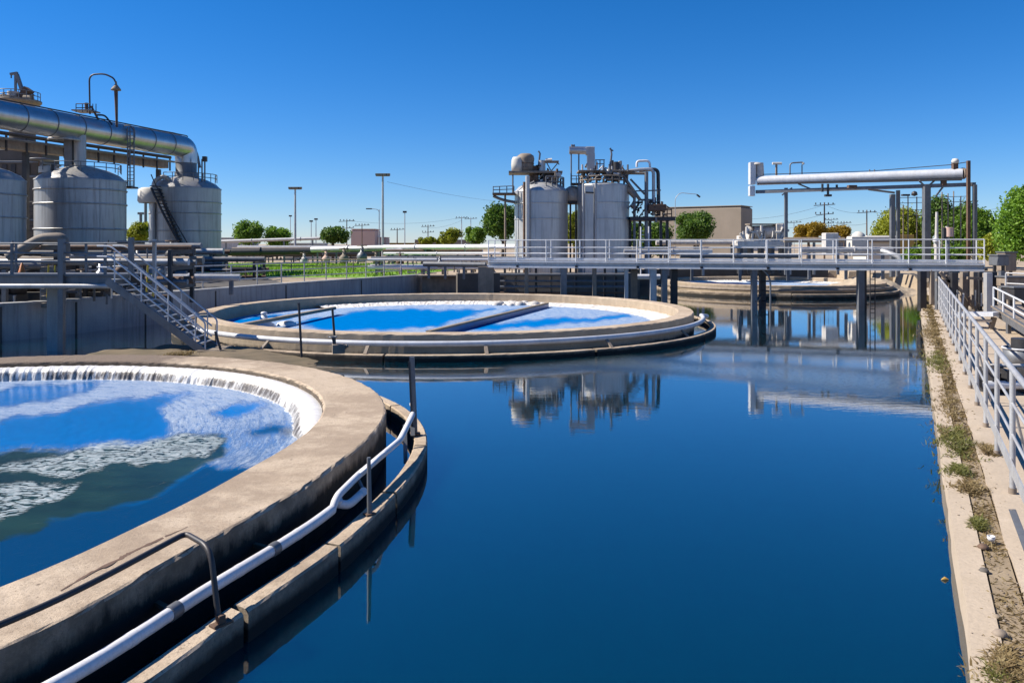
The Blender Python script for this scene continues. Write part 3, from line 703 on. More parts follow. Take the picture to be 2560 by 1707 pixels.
def valve(p, s, label, mat_='steel', group=None):
    t = thing('valve', label, 'valve', p, group)
    MB().lathe([(.0, 0), (.22*s, 0), (.3*s, .2*s), (.3*s, .4*s), (.18*s, .55*s), (.1*s, .6*s), (.1*s, .9*s), (0, .9*s)], p, 14).build('valve_body', M[mat_], t)
    sm = MB().tube([(p[0], p[1], p[2]+.8*s), (p[0], p[1], p[2]+1.05*s)], .04*s, 6).build('stem', M['steel'], t)
    MB().ring((p[0], p[1]), .28*s, .035*s, p[2]+.95*s, 16).build('hand_wheel', M['rust'], sm); return t
def rack(label, x0, x1, y0, y1, z0, zs, pipes, mat_=None, group='pipe racks in the plant yard'):
    t = thing('pipe_rack', label, 'pipe rack', ((x0+x1)/2, y0, z0), group); mat_ = mat_ or M['dsteel']; n = max(2, int((x1-x0)/3)+1)
    for k in range(n):
        x = x0+(x1-x0)*k/(n-1)
        for y in (y0, y1): MB().box((x, y, (z0+zs[-1])/2), (.14, .14, zs[-1]-z0)).build('upright', mat_, t)
        for z in zs: MB().beam((x, y0+.07, z-.1), (x, y1-.07, z-.1), .12, .16).build('crossbeam', mat_, t)
    for (y, z, r, mm) in pipes: MB().tube([(x0-.6, y, z+r), (x1+.6, y, z+r)], r, 12).build('pipe', M[mm], t)
    rs = random.Random(int(abs(x0*13+y0*7)))
    for k in range(int((x1-x0)*2.2)):
        x = rs.uniform(x0, x1); y = rs.uniform(y0-.3, y0+.6); za = rs.uniform(z0, zs[-1]-.3); h = rs.uniform(.3, .9); r = rs.choice([.03, .045, .07]); mm = M[rs.choice(['rust', 'steel', 'tan', 'dsteel', 'galv', 'steel'])]
        if rs.random() < .5: MB().tube([(x, y, za), (x, y, za+h)], r, 8).build('drop_pipe', mm, t)
        elif rs.random() < .5: MB().lathe([(0, 0), (.12, 0), (.17, .12), (.1, .3), (.04, .34), (.04, .5), (.16, .5), (.16, .54), (0, .54)], (x, y, za), 10).build('valve_head', mm, t)
        else: MB().tube([(x, y, za), (x+rs.uniform(.5, 1.6), y, za)], r, 8).build('branch_pipe', mm, t)
    return t

# ------------------------------------------------------------------ left walkway and staircase
D = 24.5
t1 = thing('steel_walkway', 'grey steel walkway on columns above the left retaining wall, leading to the stairs', 'walkway', P(150, 887, D))
za, zb = 2.42, 2.07; xa, xb = -21.5, -11.75
MB().ibeam((xa, D, 2.25), (xb, D, 2.25), .18, .36).build('edge_beam', M['steel'], t1)
MB().ibeam((xa, D+1.1, 2.25), (xb, D+1.1, 2.25), .18, .36).build('edge_beam', M['steel'], t1)
MB().box(((xa+xb)/2, D+.55, 2.46), (xb-xa, 1.3, .05)).build('deck', M['steel'], t1)
MB().tube([(xa, D-.2, 2.12), (xb-.1, D-.2, 2.12)], .075, 12).build('side_conduit', M['galv'], t1)
for z in (2.85, 3.12, 3.42): MB().tube([(xa, D, z), (xb, D, z)], .028, 8).build('rail', M['steel'], t1)
for z in (2.85, 3.42): MB().tube([(xa, D+1.1, z), (xb, D+1.1, z)], .028, 8).build('rail', M['steel'], t1)
for px in (-60, 30, 155, 263, 330):
    p = P(px, 700, D); MB().box((p.x, D, 2.95), (.07, .07, .96)).build('post', M['steel'], t1)
for px in (40, 215, 330):
    p = P(px, 700, D+1.1); MB().box((p.x, D+1.1, 2.95), (.06, .06, .96)).build('post', M['steel'], t1)
p = P(155, 700, D-.06); MB().beam((p.x, p.y-.02, -1), (p.x, p.y-.02, 3.55), .16, .16).build('column', M['steel'], t1)
p = P(138, 700, D+1.1); MB().box((p.x, p.y, .5), (.34, .34, 3.1)).build('column', M['wall'], t1)
p = P(328, 700, D-.05); MB().beam((p.x, p.y, 2.5), (p.x, p.y, 3.6), .14, .12).build('end_post', M['steel'], t1)
p = P(386, 700, D+1.1); MB().beam((p.x, p.y, 1.9), (p.x, p.y, 3.55), .10, .10).build('end_post', M['galv'], t1)
MB().beam(P(312, 604, D+.5), P(392, 604, D+.5), 1.2, .05).build('roof_plate', M['steel'], t1)
t1 = thing('metal_staircase', 'steel staircase with pipe handrails descending from the walkway to the middle basin', 'staircase', (-9.2, 24, .2))
s0, s1 = V(-12.15, 24.0, 2.42), V(-9.15, 23.7, .28); u = s1-s0
for dy in (0, .95): MB().beam(s0+V(0, dy, -.12), s1+V(0, dy, -.06), .06, .22).build('stringer', M['steel'], t1)
for k in range(13):
    p = s0+u*((k+.6)/13.6); MB().box((p.x, p.y+.475, p.z), (.26, .88, .035)).build('tread', M['galv'], t1)
for dy in (0, .95):
    o_ = V(0, dy, 0)
    for h in (.92, .60, .28):
        pts = [s0+o_+V(-.3, 0, h), s0+o_+V(.1, 0, h), s1+o_+V(-.1, 0, h)]+([s1+o_+V(.06, 0, h-.12), s1+o_+V(.06, 0, 0)] if h > .9 else [])
        MB().tube(fillet(pts, .15, 5), .026, 8).build('rail', M['bright'], t1)
    for k in (.08, .36, .64, .92): p = s0+u*k+o_; MB().tube([p+V(0, 0, -.1), p+V(0, 0, .92)], .022, 8).build('post', M['bright'], t1)
MB().box((-8.95, 24.15, .2), (.7, 1.2, .12)).build('landing', M['conc'], t1)

# ------------------------------------------------------------------ yard clutter behind the left wall
tag(MB().poly([(-14.6, 38), (-12.2, 44), (-20, 60), (-36, 60), (-40, 24), (-23.5, 25.6), (-18.6, 28.6), (-16.7, 32)][::-1], 1.0, 1.185).build('yard_floor', M['asphalt'], None), kind='structure')
rack('dark pipe rack with grey pipes right behind the left walkway', -21, -12.6, 29.5, 31.5, 1.1, (1.9, 2.6, 3.2), [(29.6, 1.9, .1, 'steel'), (30.2, 1.9, .14, 'rust'), (29.7, 2.6, .13, 'galv'), (30.4, 2.6, .1, 'steel'), (31.1, 2.6, .16, 'tan'), (30., 3.2, .08, 'rust'), (30.9, 3.2, .12, 'steel')])
rack('dark pipe rack under the front concrete tank', -29.5, -19, 45.2, 47.5, 1.1, (2.1, 3.0), [(45.3, 2.1, .16, 'steel'), (46.2, 2.1, .2, 'tan'), (45.4, 3.0, .12, 'galv'), (46.4, 3.0, .18, 'rust')])
rack('dark pipe rack in front of the rear tank with the spiral stair', -27, -20.5, 55, 57.5, 1.1, (1.9, 2.7), [(55.1, 1.9, .18, 'steel'), (56, 1.9, .14, 'tan'), (55.2, 2.7, .2, 'galv'), (56.5, 2.7, .14, 'rust')])
pipe_run('elbow_pipe', 'thick rusty brown elbow pipe rising above the left walkway', [P(20, 645, 28.2), P(48, 628, 28.3), P(104, 596, 28.5), P(160, 594, 28.6), P(162, 640, 28.6)], .19, M['tan'], 1.1, rad=.25)
t1 = thing('pipe_support', 'pale slatted concrete pipe support under the rusty elbow pipe', 'support', P(135, 690, 28.6)+V(0, 0, -1))
for k in range(9): MB().box((P(130, 600, 28.8).x, 28.9, 1.2+k*.26), (.62, .5, .17)).build('slab', M['tan'], t1)
o = MB().lathe([(0, 0), (.16, 0), (.12, .1), (.03, .42), (0, .44)], P(55, 690, 26.4), 12).build('traffic_cone', M['orange'], None); tag(o, 'orange traffic cone on the plant yard under the elbow pipe', 'cone')
for px, lab in ((118, 'yellow painted ladder frame below the left walkway'), (366, 'yellow standpipe with green fittings right of the walkway end')):
    p = P(px, 700, 27.4); t1 = thing('step_ladder', lab, 'ladder', p+V(0, 0, -.6))
    for dx in (0, .22): MB().tube([p+V(dx, 0, -.6), p+V(dx+.05, 0, .5)], .03, 6).build('bar', M['gold'], t1)
    for k in range(3): MB().tube([p+V(0, 0, -.3+k*.25), p+V(.24, 0, -.3+k*.25)], .022, 6).build('rung', M['gold'], t1)
rs = random.Random(11)
for k, (px, py, d, s) in enumerate([(60, 700, 27.2, .5), (205, 712, 27.6, .55), (252, 706, 27.4, .7), (345, 670, 33, .8), (430, 655, 40, 1.1), (90, 715, 26.8, .45), (300, 690, 29, .6), (405, 690, 30, .6)]):
    p = P(px, py, d); valve(p, s, ['small grey valve nearest the left edge under the walkway', 'tan valve under the walkway left of the silver vessel', 'silver valve body under the right part of the walkway', 'grey valve between the walkway end posts', 'dark valve by the lawn fence near the rear tank', 'tiny rusty valve under the walkway beside the yellow ladder', 'rusty valve on the wall top at the head of the stairs', 'low valve on the wall top just right of the stairs'][k], ['steel', 'tan', 'duct', 'steel', 'dsteel', 'rust', 'rust', 'galv'][k], 'valves behind the left wall')
for k, (px0, px1, y, d, r, mm) in enumerate([(175, 385, 641, 30.8, .10, 'galv'), (0, 120, 665, 29, .12, 'steel'), (380, 600, 694, 35, .16, 'galv'), (150, 330, 655, 32, .07, 'tan'), (415, 540, 630, 58, .2, 'steel')]):
    pipe_run('yard_pipe', ['silver pipe level with the walkway rails', 'dark grey pipe under the rusty elbow', 'pale grey pipe on the retaining wall beside the lawn', 'thin tan pipe behind the walkway rails', 'grey pipe along the foot of the rear tank'][k], [P(px0, y, d), P(px1, y, d+.6)], r, M[mm], 2.2, 'low pipes in the left yard', ((.1, 1.15), (.9, 1.15)))
for k, (x0, x1, y0, y1, lab, ps) in enumerate([
    (-27, -17.5, 33.5, 35.5, 'dense dark pipe rack between the left walkway and the front tank', [(33.6, 1.7, .12, 'rust'), (34.3, 1.7, .16, 'steel'), (33.7, 2.3, .1, 'steel'), (34.5, 2.3, .14, 'dsteel'), (35.2, 2.3, .1, 'tan'), (33.8, 2.9, .12, 'dsteel'), (34.6, 2.9, .09, 'rust')]),
    (-26, -16.5, 39, 41.5, 'dense dark pipe rack at the foot of the front hooped tank', [(39.1, 1.8, .14, 'steel'), (40, 1.8, .18, 'dsteel'), (39.2, 2.5, .12, 'tan'), (40.3, 2.5, .16, 'steel'), (41, 2.5, .1, 'rust'), (39.4, 3.1, .12, 'steel')]),
    (-21.5, -15.8, 49, 51, 'dark pipe rack between the hooped tank and the lawn', [(49.1, 1.7, .15, 'dsteel'), (50, 1.7, .12, 'rust'), (49.2, 2.3, .16, 'steel')])]): rack(lab, x0, x1, y0, y1, 1.1, (1.7, 2.3, 2.9) if k == 0 else ((1.8, 2.5, 3.1) if k == 1 else (1.7, 2.3)), ps)
rs = random.Random(31)
for k, lab in enumerate(['dark pump block under the leftmost walkway bay', 'rusty pump block right of the orange cone', 'grey pump block behind the pale slatted support', 'tan pump block beside the silver vessel', 'dark pump block behind the walkway end post', 'grey pump block under the roof plate', 'brown pump block at the rear tank foot']):
    px = (20, 85, 190, 235, 300, 350, 420)[k]; dd_ = (30, 31.8, 32.4, 31.9, 36.8, 37.2, 43)[k]; x = P(px, 0, dd_).x; mm = ('dsteel', 'rust', 'steel', 'tan', 'dsteel', 'steel', 'rust')[k]
    t1 = thing('pump_unit', lab, 'pump', (x, dd_, 1.18), 'pump units in the left yard')
    MB().box((x, dd_, 1.35), (1.1, .7, .34)).build('base', M['dconc'], t1); MB().tube([(x-.45, dd_, 1.8), (x+.2, dd_, 1.8)], .28, 14).build('motor', M[mm], t1)
    MB().lathe([(0, 0), (.26, 0), (.3, .3), (.2, .6), (.1, .8), (.1, 1.2), (0, 1.2)], (x+.4, dd_, 1.52), 14).build('casing', M[mm], t1); MB().tube([(x-.7, dd_+.2, 1.2), (x-.7, dd_+.2, 2.7+rs.random()*.6)], .07, 8).build('riser', M['steel'], t1)
# lawn and fences
lw = MB().poly([(-20, 54), (-9.8, 53), (-7, 60), (-3, 78), (-11, 92), (-42, 92)], 1.0, 1.17).build('lawn', M['grass'], None); tag(lw, kind='structure')
gr = MB(); rs = random.Random(9)
for k in range(14000):
    x = rs.uniform(-40, -4); y = rs.uniform(54.5, 90)
    if x < -19.8-(y-54)*.55 or x > -9.6+(y-54)*.33: continue
    h = rs.uniform(.1, .28); a = rs.uniform(0, 6.28); w_ = .05
    gr.add([(x-w_*math.cos(a), y-w_*math.sin(a), 1.17), (x+w_*math.cos(a), y+w_*math.sin(a), 1.17), (x+rs.uniform(-.1, .1), y+rs.uniform(-.1, .1), 1.17+h)], [(0, 1, 2)])
tag(gr.build('lawn_grass', leaf_mat('lawn_blades', (.15, .28, .015), (.22, .38, .02), (.30, .46, .04)), None), kind='stuff', label='bright green mown grass blades on the lawn behind the wall', cat='grass')
fp = [(x-.9, y+.3, 1.2) for x, y in WS if 30 < y < 54]
t1 = thing('yard_fence', 'thin grey rail fence along the top of the curved retaining wall before the lawn', 'fence', fp[0])
railing(t1, fp, 0, (1.15, .78, .4), 1.9, .032, M['galv'])
fp = [(-19, 60.5, 1.15), (-7, 59.2, 1.15), (0, 58, 1.15)]
t1 = thing('yard_fence', 'straight tan rail fence at the near edge of the lawn', 'fence', fp[0]); railing(t1, fp, 0, (1.1, .6), 2.4, .035, M['tan'])
# pipes beyond the lawn and towards the twin tanks
for k, (px0, y0, d0, px1, y1, d1, r, mm) in enumerate([
        (560, 657, 95, 800, 602, 98, .0, ''), (545, 631, 92, 800, 628, 92, .42, 'dsteel'), (780, 624, 88, 960, 620, 84, .32, 'galv'), (960, 618, 82, 1290, 617, 70, .24, 'white'),
        (960, 634, 66, 1250, 634, 62, .12, 'white'), (1040, 649, 60, 1235, 649, 58, .15, 'galv'), (1060, 660, 52, 1215, 662, 50.5, .17, 'steel'), (545, 604, 110, 800, 596, 108, .22, 'galv')]):
    if r: pipe_run('yard_pipe', ['', 'dark blue grey pipe at the far edge of the lawn', 'silver pipe run between the lawn and the light pole', 'long white pipe leading to the twin tanks', 'thin white pipe below the long white pipe', 'silver pipe behind the start of the bridge rail', 'grey pipe nearest the left end of the bridge', 'slim silver pipe crossing before the round green trees'][k],
        [P(px0, y0, d0), P(px1, y1, d1)], r, M[mm], 7, 'long pipes across the middle yard', ((.08, 1.15), (.35, 1.15), (.65, 1.15), (.93, 1.15)))
rack('low pipe rack with silver pipes beyond the lawn', -33, -16, 96, 99, 1.1, (1.9, 2.6), [(96, 1.9, .3, 'dsteel'), (97.5, 1.9, .25, 'steel'), (96, 2.6, .2, 'tan'), (98, 2.6, .3, 'galv')])
rack('pipe rack with tan and white pipes right of the lawn', -12, -3.5, 78, 81, 1.1, (1.8, 2.5), [(78, 1.8, .25, 'tan'), (79.5, 1.8, .25, 'white'), (78, 2.5, .18, 'rust'), (80, 2.5, .22, 'galv')])
rack('pipe rack with many silver pipes left of the twin tanks', -9.5, 0.5, 56, 58.5, 1.1, (1.6, 2.2), [(56, 1.6, .15, 'white'), (57, 1.6, .18, 'galv'), (56, 2.2, .1, 'white'), (57.4, 2.2, .15, 'steel')], M['steel'])
for k, (px, py, d, s, mm) in enumerate([(815, 660, 86, 1.5, 'pink'), (860, 660, 85, 1.7, 'tan'), (905, 655, 84, 1.8, 'steel'), (1000, 665, 60, 1., 'rust'), (940, 660, 76, 1.2, 'tan'), (1100, 668, 55, .8, 'steel'), (760, 662, 90, 1.4, 'chalk')]):
    valve(P(px, py, d), s, ['pinkish pump head right of the lawn', 'tan pump head between the pink one and the tall light pole', 'grey pump head under the tall light pole', 'rusty valve left of the bridge end', 'tan valve among the pipes left of the bridge', 'small grey valve before the bridge end', 'pale pump head at the far edge of the lawn'][k], mm, 'pumps and valves in the middle yard')
# concrete blocks at the end of the wall
t1 = thing('concrete_chamber', 'open concrete chamber with a sunlit block at the end of the retaining wall', 'chamber', (-4.4, 53, 0))
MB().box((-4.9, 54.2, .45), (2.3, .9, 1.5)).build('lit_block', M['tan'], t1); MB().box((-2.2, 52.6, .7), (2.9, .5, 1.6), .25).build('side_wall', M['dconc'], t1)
MB().box((-5.0, 53.9, 1.27), (2.6, 1.4, .1)).build('cover_slab', M['conc'], t1)
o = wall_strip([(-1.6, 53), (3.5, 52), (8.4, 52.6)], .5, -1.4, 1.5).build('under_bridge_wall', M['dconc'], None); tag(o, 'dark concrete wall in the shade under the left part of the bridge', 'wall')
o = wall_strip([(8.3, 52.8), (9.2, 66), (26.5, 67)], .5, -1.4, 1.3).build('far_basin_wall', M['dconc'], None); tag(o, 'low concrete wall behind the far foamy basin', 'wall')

# ------------------------------------------------------------------ bridge
def BR(px):                                                   # a point of the bridge axis under photo column px
    k = (px-CX)/F; y = (45+.27*2.7)/(1+.27*k); return V(k*y, y, 0)
DK = 2.42
t1 = thing('bridge', 'long galvanised steel footbridge with pipe railings crossing the canal', 'bridge', (11, 42.7, 0))
l0, l1 = BR(1222), BR(2460); dv = (l1-l0).normalized(); nv = V(-dv.y, dv.x, 0)
for off in (0, 1.3):
    a, b_ = l0+nv*off, l1+nv*off
    MB().beam(a+V(0, 0, 2.25), b_+V(0, 0, 2.25), .03, .20).build('girder_web', M['galv'], t1)  # darker steel here paints in the shade of the flange
    for zz, hh in ((2.385, .07), (2.10, .10)): MB().beam(a+V(0, -.04, zz), b_+V(0, -.04, zz), .26, hh).build('girder_flange', M['bright'], t1)
    MB().beam(a+V(0, 0, 2.55), b_+V(0, 0, 2.55), .03, .10).build('kick_plate', M['bright'], t1)
    for z in (2.86, 3.20, 3.62): MB().tube([a+V(0, 0, z), b_+V(0, 0, z)], .028, 8).build('rail', M['bright'], t1)
    n = 15
    for k in range(n+1):
        p = a.lerp(b_, k/n); MB().tube([p+V(0, 0, 2.25)-nv*.06, p+V(0, 0, 3.62)-nv*.06], .032, 8).build('post', M['bright'], t1)
        if off == 0 and k % 2: MB().box((p.x, p.y-.14, 2.14), (.14, .12, .12)).build('bracket', M['dsteel'], t1)
MB().beam(l0+nv*.65+V(0, 0, 2.44), l1+nv*.65+V(0, 0, 2.44), 1.25, .04).build('deck', M['galv'], t1)
for z in (2.86, 3.2, 3.62): MB().tube([l1+V(0, 0, z), l1+nv*1.3+V(0, 0, z)], .034, 8).build('rail', M['bright'], t1)
for px, w_, mm in ((1885, .28, 'steel'), (1908, .30, 'dsteel'), (2152, .30, 'steel'), (2166, .26, 'dsteel'), (1408, .34, 'steel'), (1315, .22, 'tan'), (1485, .22, 'tan'), (1565, .2, 'galv'), (1580, .34, 'tan'), (1632, .34, 'galv'), (1660, .3, 'steel'), (1682, .34, 'dsteel'), (1205, .5, 'steel')):
    off = 1.0 if px in (1908, 2166, 1580, 1682) else .12
    p = BR(px)+nv*off; MB().beam((p.x, p.y, -1.5), (p.x, p.y, 2.07), w_, w_).build('pier', M[mm], t1)
a, b_ = BR(1888), BR(1906)+nv*.9; MB().beam((a.x, a.y, .35), (b_.x, b_.y, .62), .1, .1).build('brace', M['dsteel'], t1)
p = BR(1926); q = BR(1900); MB().tube(fillet([q+V(0, .2, 2.2), p+V(0, 0, 1.7), p+V(0, 0, -.5)], .4, 5), .05, 8).build('drop_pipe', M['steel'], t1)
for z in (.35, .9, 1.4): MB().tube([BR(1908)+nv*.9+V(0, 0, z), p+V(0, 0, z)], .03, 6).build('rung', M['dsteel'], t1)
t1 = thing('access_ladder', 'slim dark ladder hanging beside the right bridge pier', 'ladder', BR(2172)+V(0, -.1, -.3))
for dx in (0, .25): MB().tube([BR(2172)+V(dx, -.15, 2.1), BR(2172)+V(dx, -.15, -.3)], .03, 6).build('rail', M['dsteel'], t1)
for k in range(7): MB().tube([BR(2172)+V(0, -.15, .1+k*.3), BR(2172)+V(.25, -.15, .1+k*.3)], .02, 6).build('rung', M['dsteel'], t1)
# dark frames in the shade under the bridge
t1 = thing('pipe_stand', 'dark steel frame of posts and pipes in the shade under the left bridge half', 'frame', (3, 50, 0))
for px in (1262, 1290, 1340, 1378, 1440, 1512, 1540): p = P(px, 700, 49.5); MB().box((p.x, p.y, .6), (.14, .14, 2.6)).build('upright', M['tan' if px % 4 else 'dsteel'], t1)
for z, r in ((.4, .06), (.75, .09), (1.1, .07), (1.5, .10)): MB().tube([P(1250, 0, 49.3)*1+V(0, 0, z-P(1250, 0, 49.3).z), P(1560, 0, 49.3)+V(0, 0, z-P(1560, 0, 49.3).z)], r, 8).build('pipe', M['steel' if z > .6 else 'rust'], t1)
pipe_run('yard_pipe', 'short pale pipe under the bridge right of the dark frame', [P(1585, 692, 48), P(1650, 692, 48)], .16, M['white'], 3)
pipe_run('yard_pipe', 'silver pipe bent beside the rail at the right end of the bridge', [P(2205, 632, 43)+V(0, 0, .1), P(2222, 632, 42.6), P(2252, 645, 42.2), P(2252, 668, 42.2)], .13, M['galv'], 3, rad=.3)
o = MB().box((*BR(1215).xy, 1.1), (.9, .2, 2.0)).build('grey_panel', M['tan'], None); tag(o, 'pale panel hung on the leftmost pier of the bridge', 'panel')
# ------------------------------------------------------------------ left tank complex
def tank(name, label, c, r, z0, zs, zt, material, rings, seams=(), ringr=.05, skirt=None):
    t = thing(name, label, 'tank', (c[0], c[1], z0))
    d = zt-zs
    sh = MB().lathe([(r, z0), (r, zs)], (c[0], c[1], 0), 64).lathe([(r*1.012, zs-.06), (r*1.012, zs+.02), (r*.97, zs+.05)], (c[0], c[1], 0), 64).lathe([(r*.985, zs+.03), (r*.86, zs+d*.36), (r*.62, zs+d*.68), (r*.3, zs+d*.93), (0, zt)], (c[0], c[1], 0), 64).build('shell', material, t)
    for z in rings: MB().ring(c, r+.02, ringr, z, 72).build('hoop', material, sh)
    for a in seams:
        x, y = c[0]+(r+.015)*math.cos(R(a)), c[1]+(r+.015)*math.sin(R(a)); MB().beam((x, y, z0), (x, y, zs), .07, .05, (math.cos(R(a)), math.sin(R(a)), 0)).build('seam_strip', material, sh)
    return t
def ring_rail(t, c, r, z, h, a0, a1, n, material=None, rr=.03):
    material = material or M['steel']
    pts = [V(c[0]+r*math.cos(R(a0+(a1-a0)*k/(n*3))), c[1]+r*math.sin(R(a0+(a1-a0)*k/(n*3))), z) for k in range(n*3+1)]
    for q in (.5, 1.): MB().tube([p+V(0, 0, h*q) for p in pts], rr, 6).build('rail', material, t)
    for k in range(n+1): MB().tube([pts[k*3], pts[k*3]+V(0, 0, h)], rr, 6).build('post', material, t)
A_ = (-28.0, 52.0); B_ = (-25.5, 62.5)
tA = tank('storage_tank', 'hooped grey storage tank under the middle of the big silver duct', A_, 2.66, 3.25, 7.5, 8.45, M['tank'], (6.85, 5.95, 4.35), (-38, -60), .055)
MB().lathe([(2.3, 1.15), (2.3, 3.2), (2.9, 3.2), (2.9, 3.26), (0, 3.27)], (*A_, 0), 40).build('base_ring', M['dsteel'], tA)
ring_rail(tA, A_, 2.35, 8.0, .55, -100, 50, 8); ring_rail(tA, A_, 2.3, 8.05, .6, 140, 230, 5)
MB().tube([(A_[0]+.25, A_[1]-.6, 8.0), (A_[0]+.25, A_[1]-.6, 10.4)], .36, 20).build('riser_pipe', M['tank'], tA)
MB().box((A_[0]-.42, A_[1]-.4, 9.2), (.5, .8, 2.6)).build('riser_box', M['steel'], tA)
MB().lathe([(.95, 0), (1.0, .06), (.95, .16), (.6, .5), (0, .55)], (A_[0]-.5, A_[1]-1., 9.95), 24).build('hood', M['tank'], tA)
MB().lathe([(.55, 0), (.55, .4), (0, .5)], (A_[0]-1.5, A_[1]-1.1, 7.9), 20).build('manhole', M['cream'], tA)
MB().cyl((A_[0]-.9, A_[1]-1.7, 8.0), .11, .4, 10).build('vent', M['dsteel'], tA)
tB = tank('storage_tank', 'grey storage tank with a dark spiral stair at the right end of the duct', B_, 2.62, 1.15, 7.7, 8.7, M['tank'], (6.6, 5.75, 4.4, 3.0), (-80,), .045)
ring_rail(tB, B_, 2.3, 8.2, .6, -110, 40, 8)
MB().lathe([(.85, 8.4), (.85, 8.9), (.78, 9.0), (.78, 10.0)], (B_[0]+.05, B_[1], 0), 28).build('neck', M['steel'], tB)
a0, a1 = R(-112), R(-62); vs = []; n = 22
st = MB(); sr = MB()
for k in range(n):
    s = k/(n-1); a = a0+(a1-a0)*s; z = 7.7-(7.7-2.2)*s
    ca, sa = math.cos(a), math.sin(a); st.box((B_[0]+ca*3.0, B_[1]+sa*3.0, z), (.75, .3, .07), a)
st.build('spiral_treads', M['dsteel'], tB)
for rr_, zz in ((2.7, -.15), (3.38, -.15), (3.4, .85)):
    pts = [V(B_[0]+rr_*math.cos(a0+(a1-a0)*k/30), B_[1]+rr_*math.sin(a0+(a1-a0)*k/30), 7.7-5.5*k/30+zz) for k in range(31)]
    MB().tube(pts, .09 if zz < 0 else .04, 6).build('stair_stringer' if zz < 0 else 'stair_rail', M['dsteel'], tB)
MB().tube(fillet([P(384, 640, 60.2), P(384, 452, 60.2), P(412, 440, 60.4), P(425, 452, 60.6)], .6, 6), .16, 12).build('side_pipe', M['tank'], tB)
MB().lathe([(1., 0), (1.1, .15), (1.05, 1.0), (.8, 1.15)], (B_[0]-1.75, B_[1]-1.75, 6.5), 24).build('side_vessel', M['cream'], tB)
for px, y0 in ((496, 392), (512, 404), (505, 398)): MB().tube([P(px, 455, 61.5), P(px, y0, 61.5)], .06, 6).build('vent_stack', M['steel'], tB)
MB().box(P(512, 398, 61.5), (.3, .3, .4)).build('vent_cap', M['dsteel'], tB)
tank('storage_tank', 'bluish grey storage tank cut off by the left photo edge', (-30.35, 45.6), 2.3, 1.15, 7.05, 7.9, M['tank'], (6.2, 4.9, 3.2), (-40, -60))
# the duct
t1 = thing('duct', 'big polished silver duct running over the left tanks and elbowing down', 'duct', (-28, 52, 9.9))
pts = [V(-32.6, 32, 10.75), V(-29.7, 44.6, 10.8), V(-26.3, 61.8, 10.95), V(-26.05, 62.6, 9.6)]
path = fillet(pts[:2]+[V(-25.45, 62.5, 10.95), V(-25.45, 62.5, 9.7)], 1.5, 10)
MB().tube(path, .82, 40).build('duct_tube', M['duct'], t1)
u = (V(-25.45, 62.5, 10.95)-V(-29.7, 44.6, 10.8)).normalized()
for k in range(8):
    c = V(-29.7, 44.6, 10.8)+u*(k*2.25+.3); MB().tube([c-u*.03, c+u*.03], .845, 40).build('band', M['steel'], t1)
MB().tube([p+V(.3, 0, .84) for p in path[:-8]], .045, 6).build('top_conduit', M['dsteel'], t1)
MB().tube(fillet([V(-26.7, 57.5, 11.75), V(-25.7, 61.9, 11.85), V(-24.9, 63.0, 11.0), V(-24.6, 63.1, 9.4)], 1., 6), .09, 8).build('side_conduit', M['steel'], t1)
t1 = thing('pipe_bridge', 'tan box girder carrying dark pipes below and behind the silver duct', 'girder', (-30, 54, 9))
MB().beam((-33.5, 42, 9.55), (-27.6, 63.5, 9.7), .8, .62).build('girder', M['tan'], t1)
MB().tube([(-32.4, 42, 10.05), (-26.9, 63, 10.2)], .12, 8).build('pipe', M['dsteel'], t1); MB().tube([(-32.1, 42, 9.7), (-26.6, 63, 9.85)], .08, 8).build('pipe', M['steel'], t1)
for k in range(16):
    p = V(-33.05, 42, 9.6).lerp(V(-27.15, 63.5, 9.75), k/15); MB().box((p.x, p.y, p.z), (.1, .1, 1.1)).build('stiffener', M['dsteel'], t1)
for k in (.42, .97): p = V(-33.5, 42, 0).lerp(V(-27.6, 63.5, 0), k); MB().box((p.x, p.y, 5.2), (.3, .3, 8.1)).build('leg', M['dsteel'], t1)
# ladder and platform on the duct
t1 = thing('caged_ladder', 'steel ladder hanging from the duct with a small platform at its foot', 'ladder', P(320, 470, 55))
for px in (319, 325, 335): MB().tube([P(px, 468, 55), P(px, 318 if px < 330 else 320, 55)], .05, 6).build('rail', M['steel'], t1)
MB().tube(fillet([P(296, 316, 55), P(326, 314, 55), P(337, 322, 55), P(337, 345, 55)], .3, 4), .04, 6).build('hoop', M['steel'], t1)
for k in range(16): MB().tube([P(319, 330+k*9, 55), P(335, 330+k*9, 55)], .025, 6).build('rung', M['steel'], t1)
MB().box(P(320, 469, 54.6), (.9, 1.1, .12)).build('platform', M['dsteel'], t1)
for y in (452, 461): MB().tube([P(305, y, 54.2), P(335, y, 54.2)], .03, 6).build('guard_rail', M['steel'], t1)
for px in (305, 320, 335): MB().tube([P(px, 468, 54.2), P(px, 450, 54.2)], .03, 6).build('guard_post', M['steel'], t1)
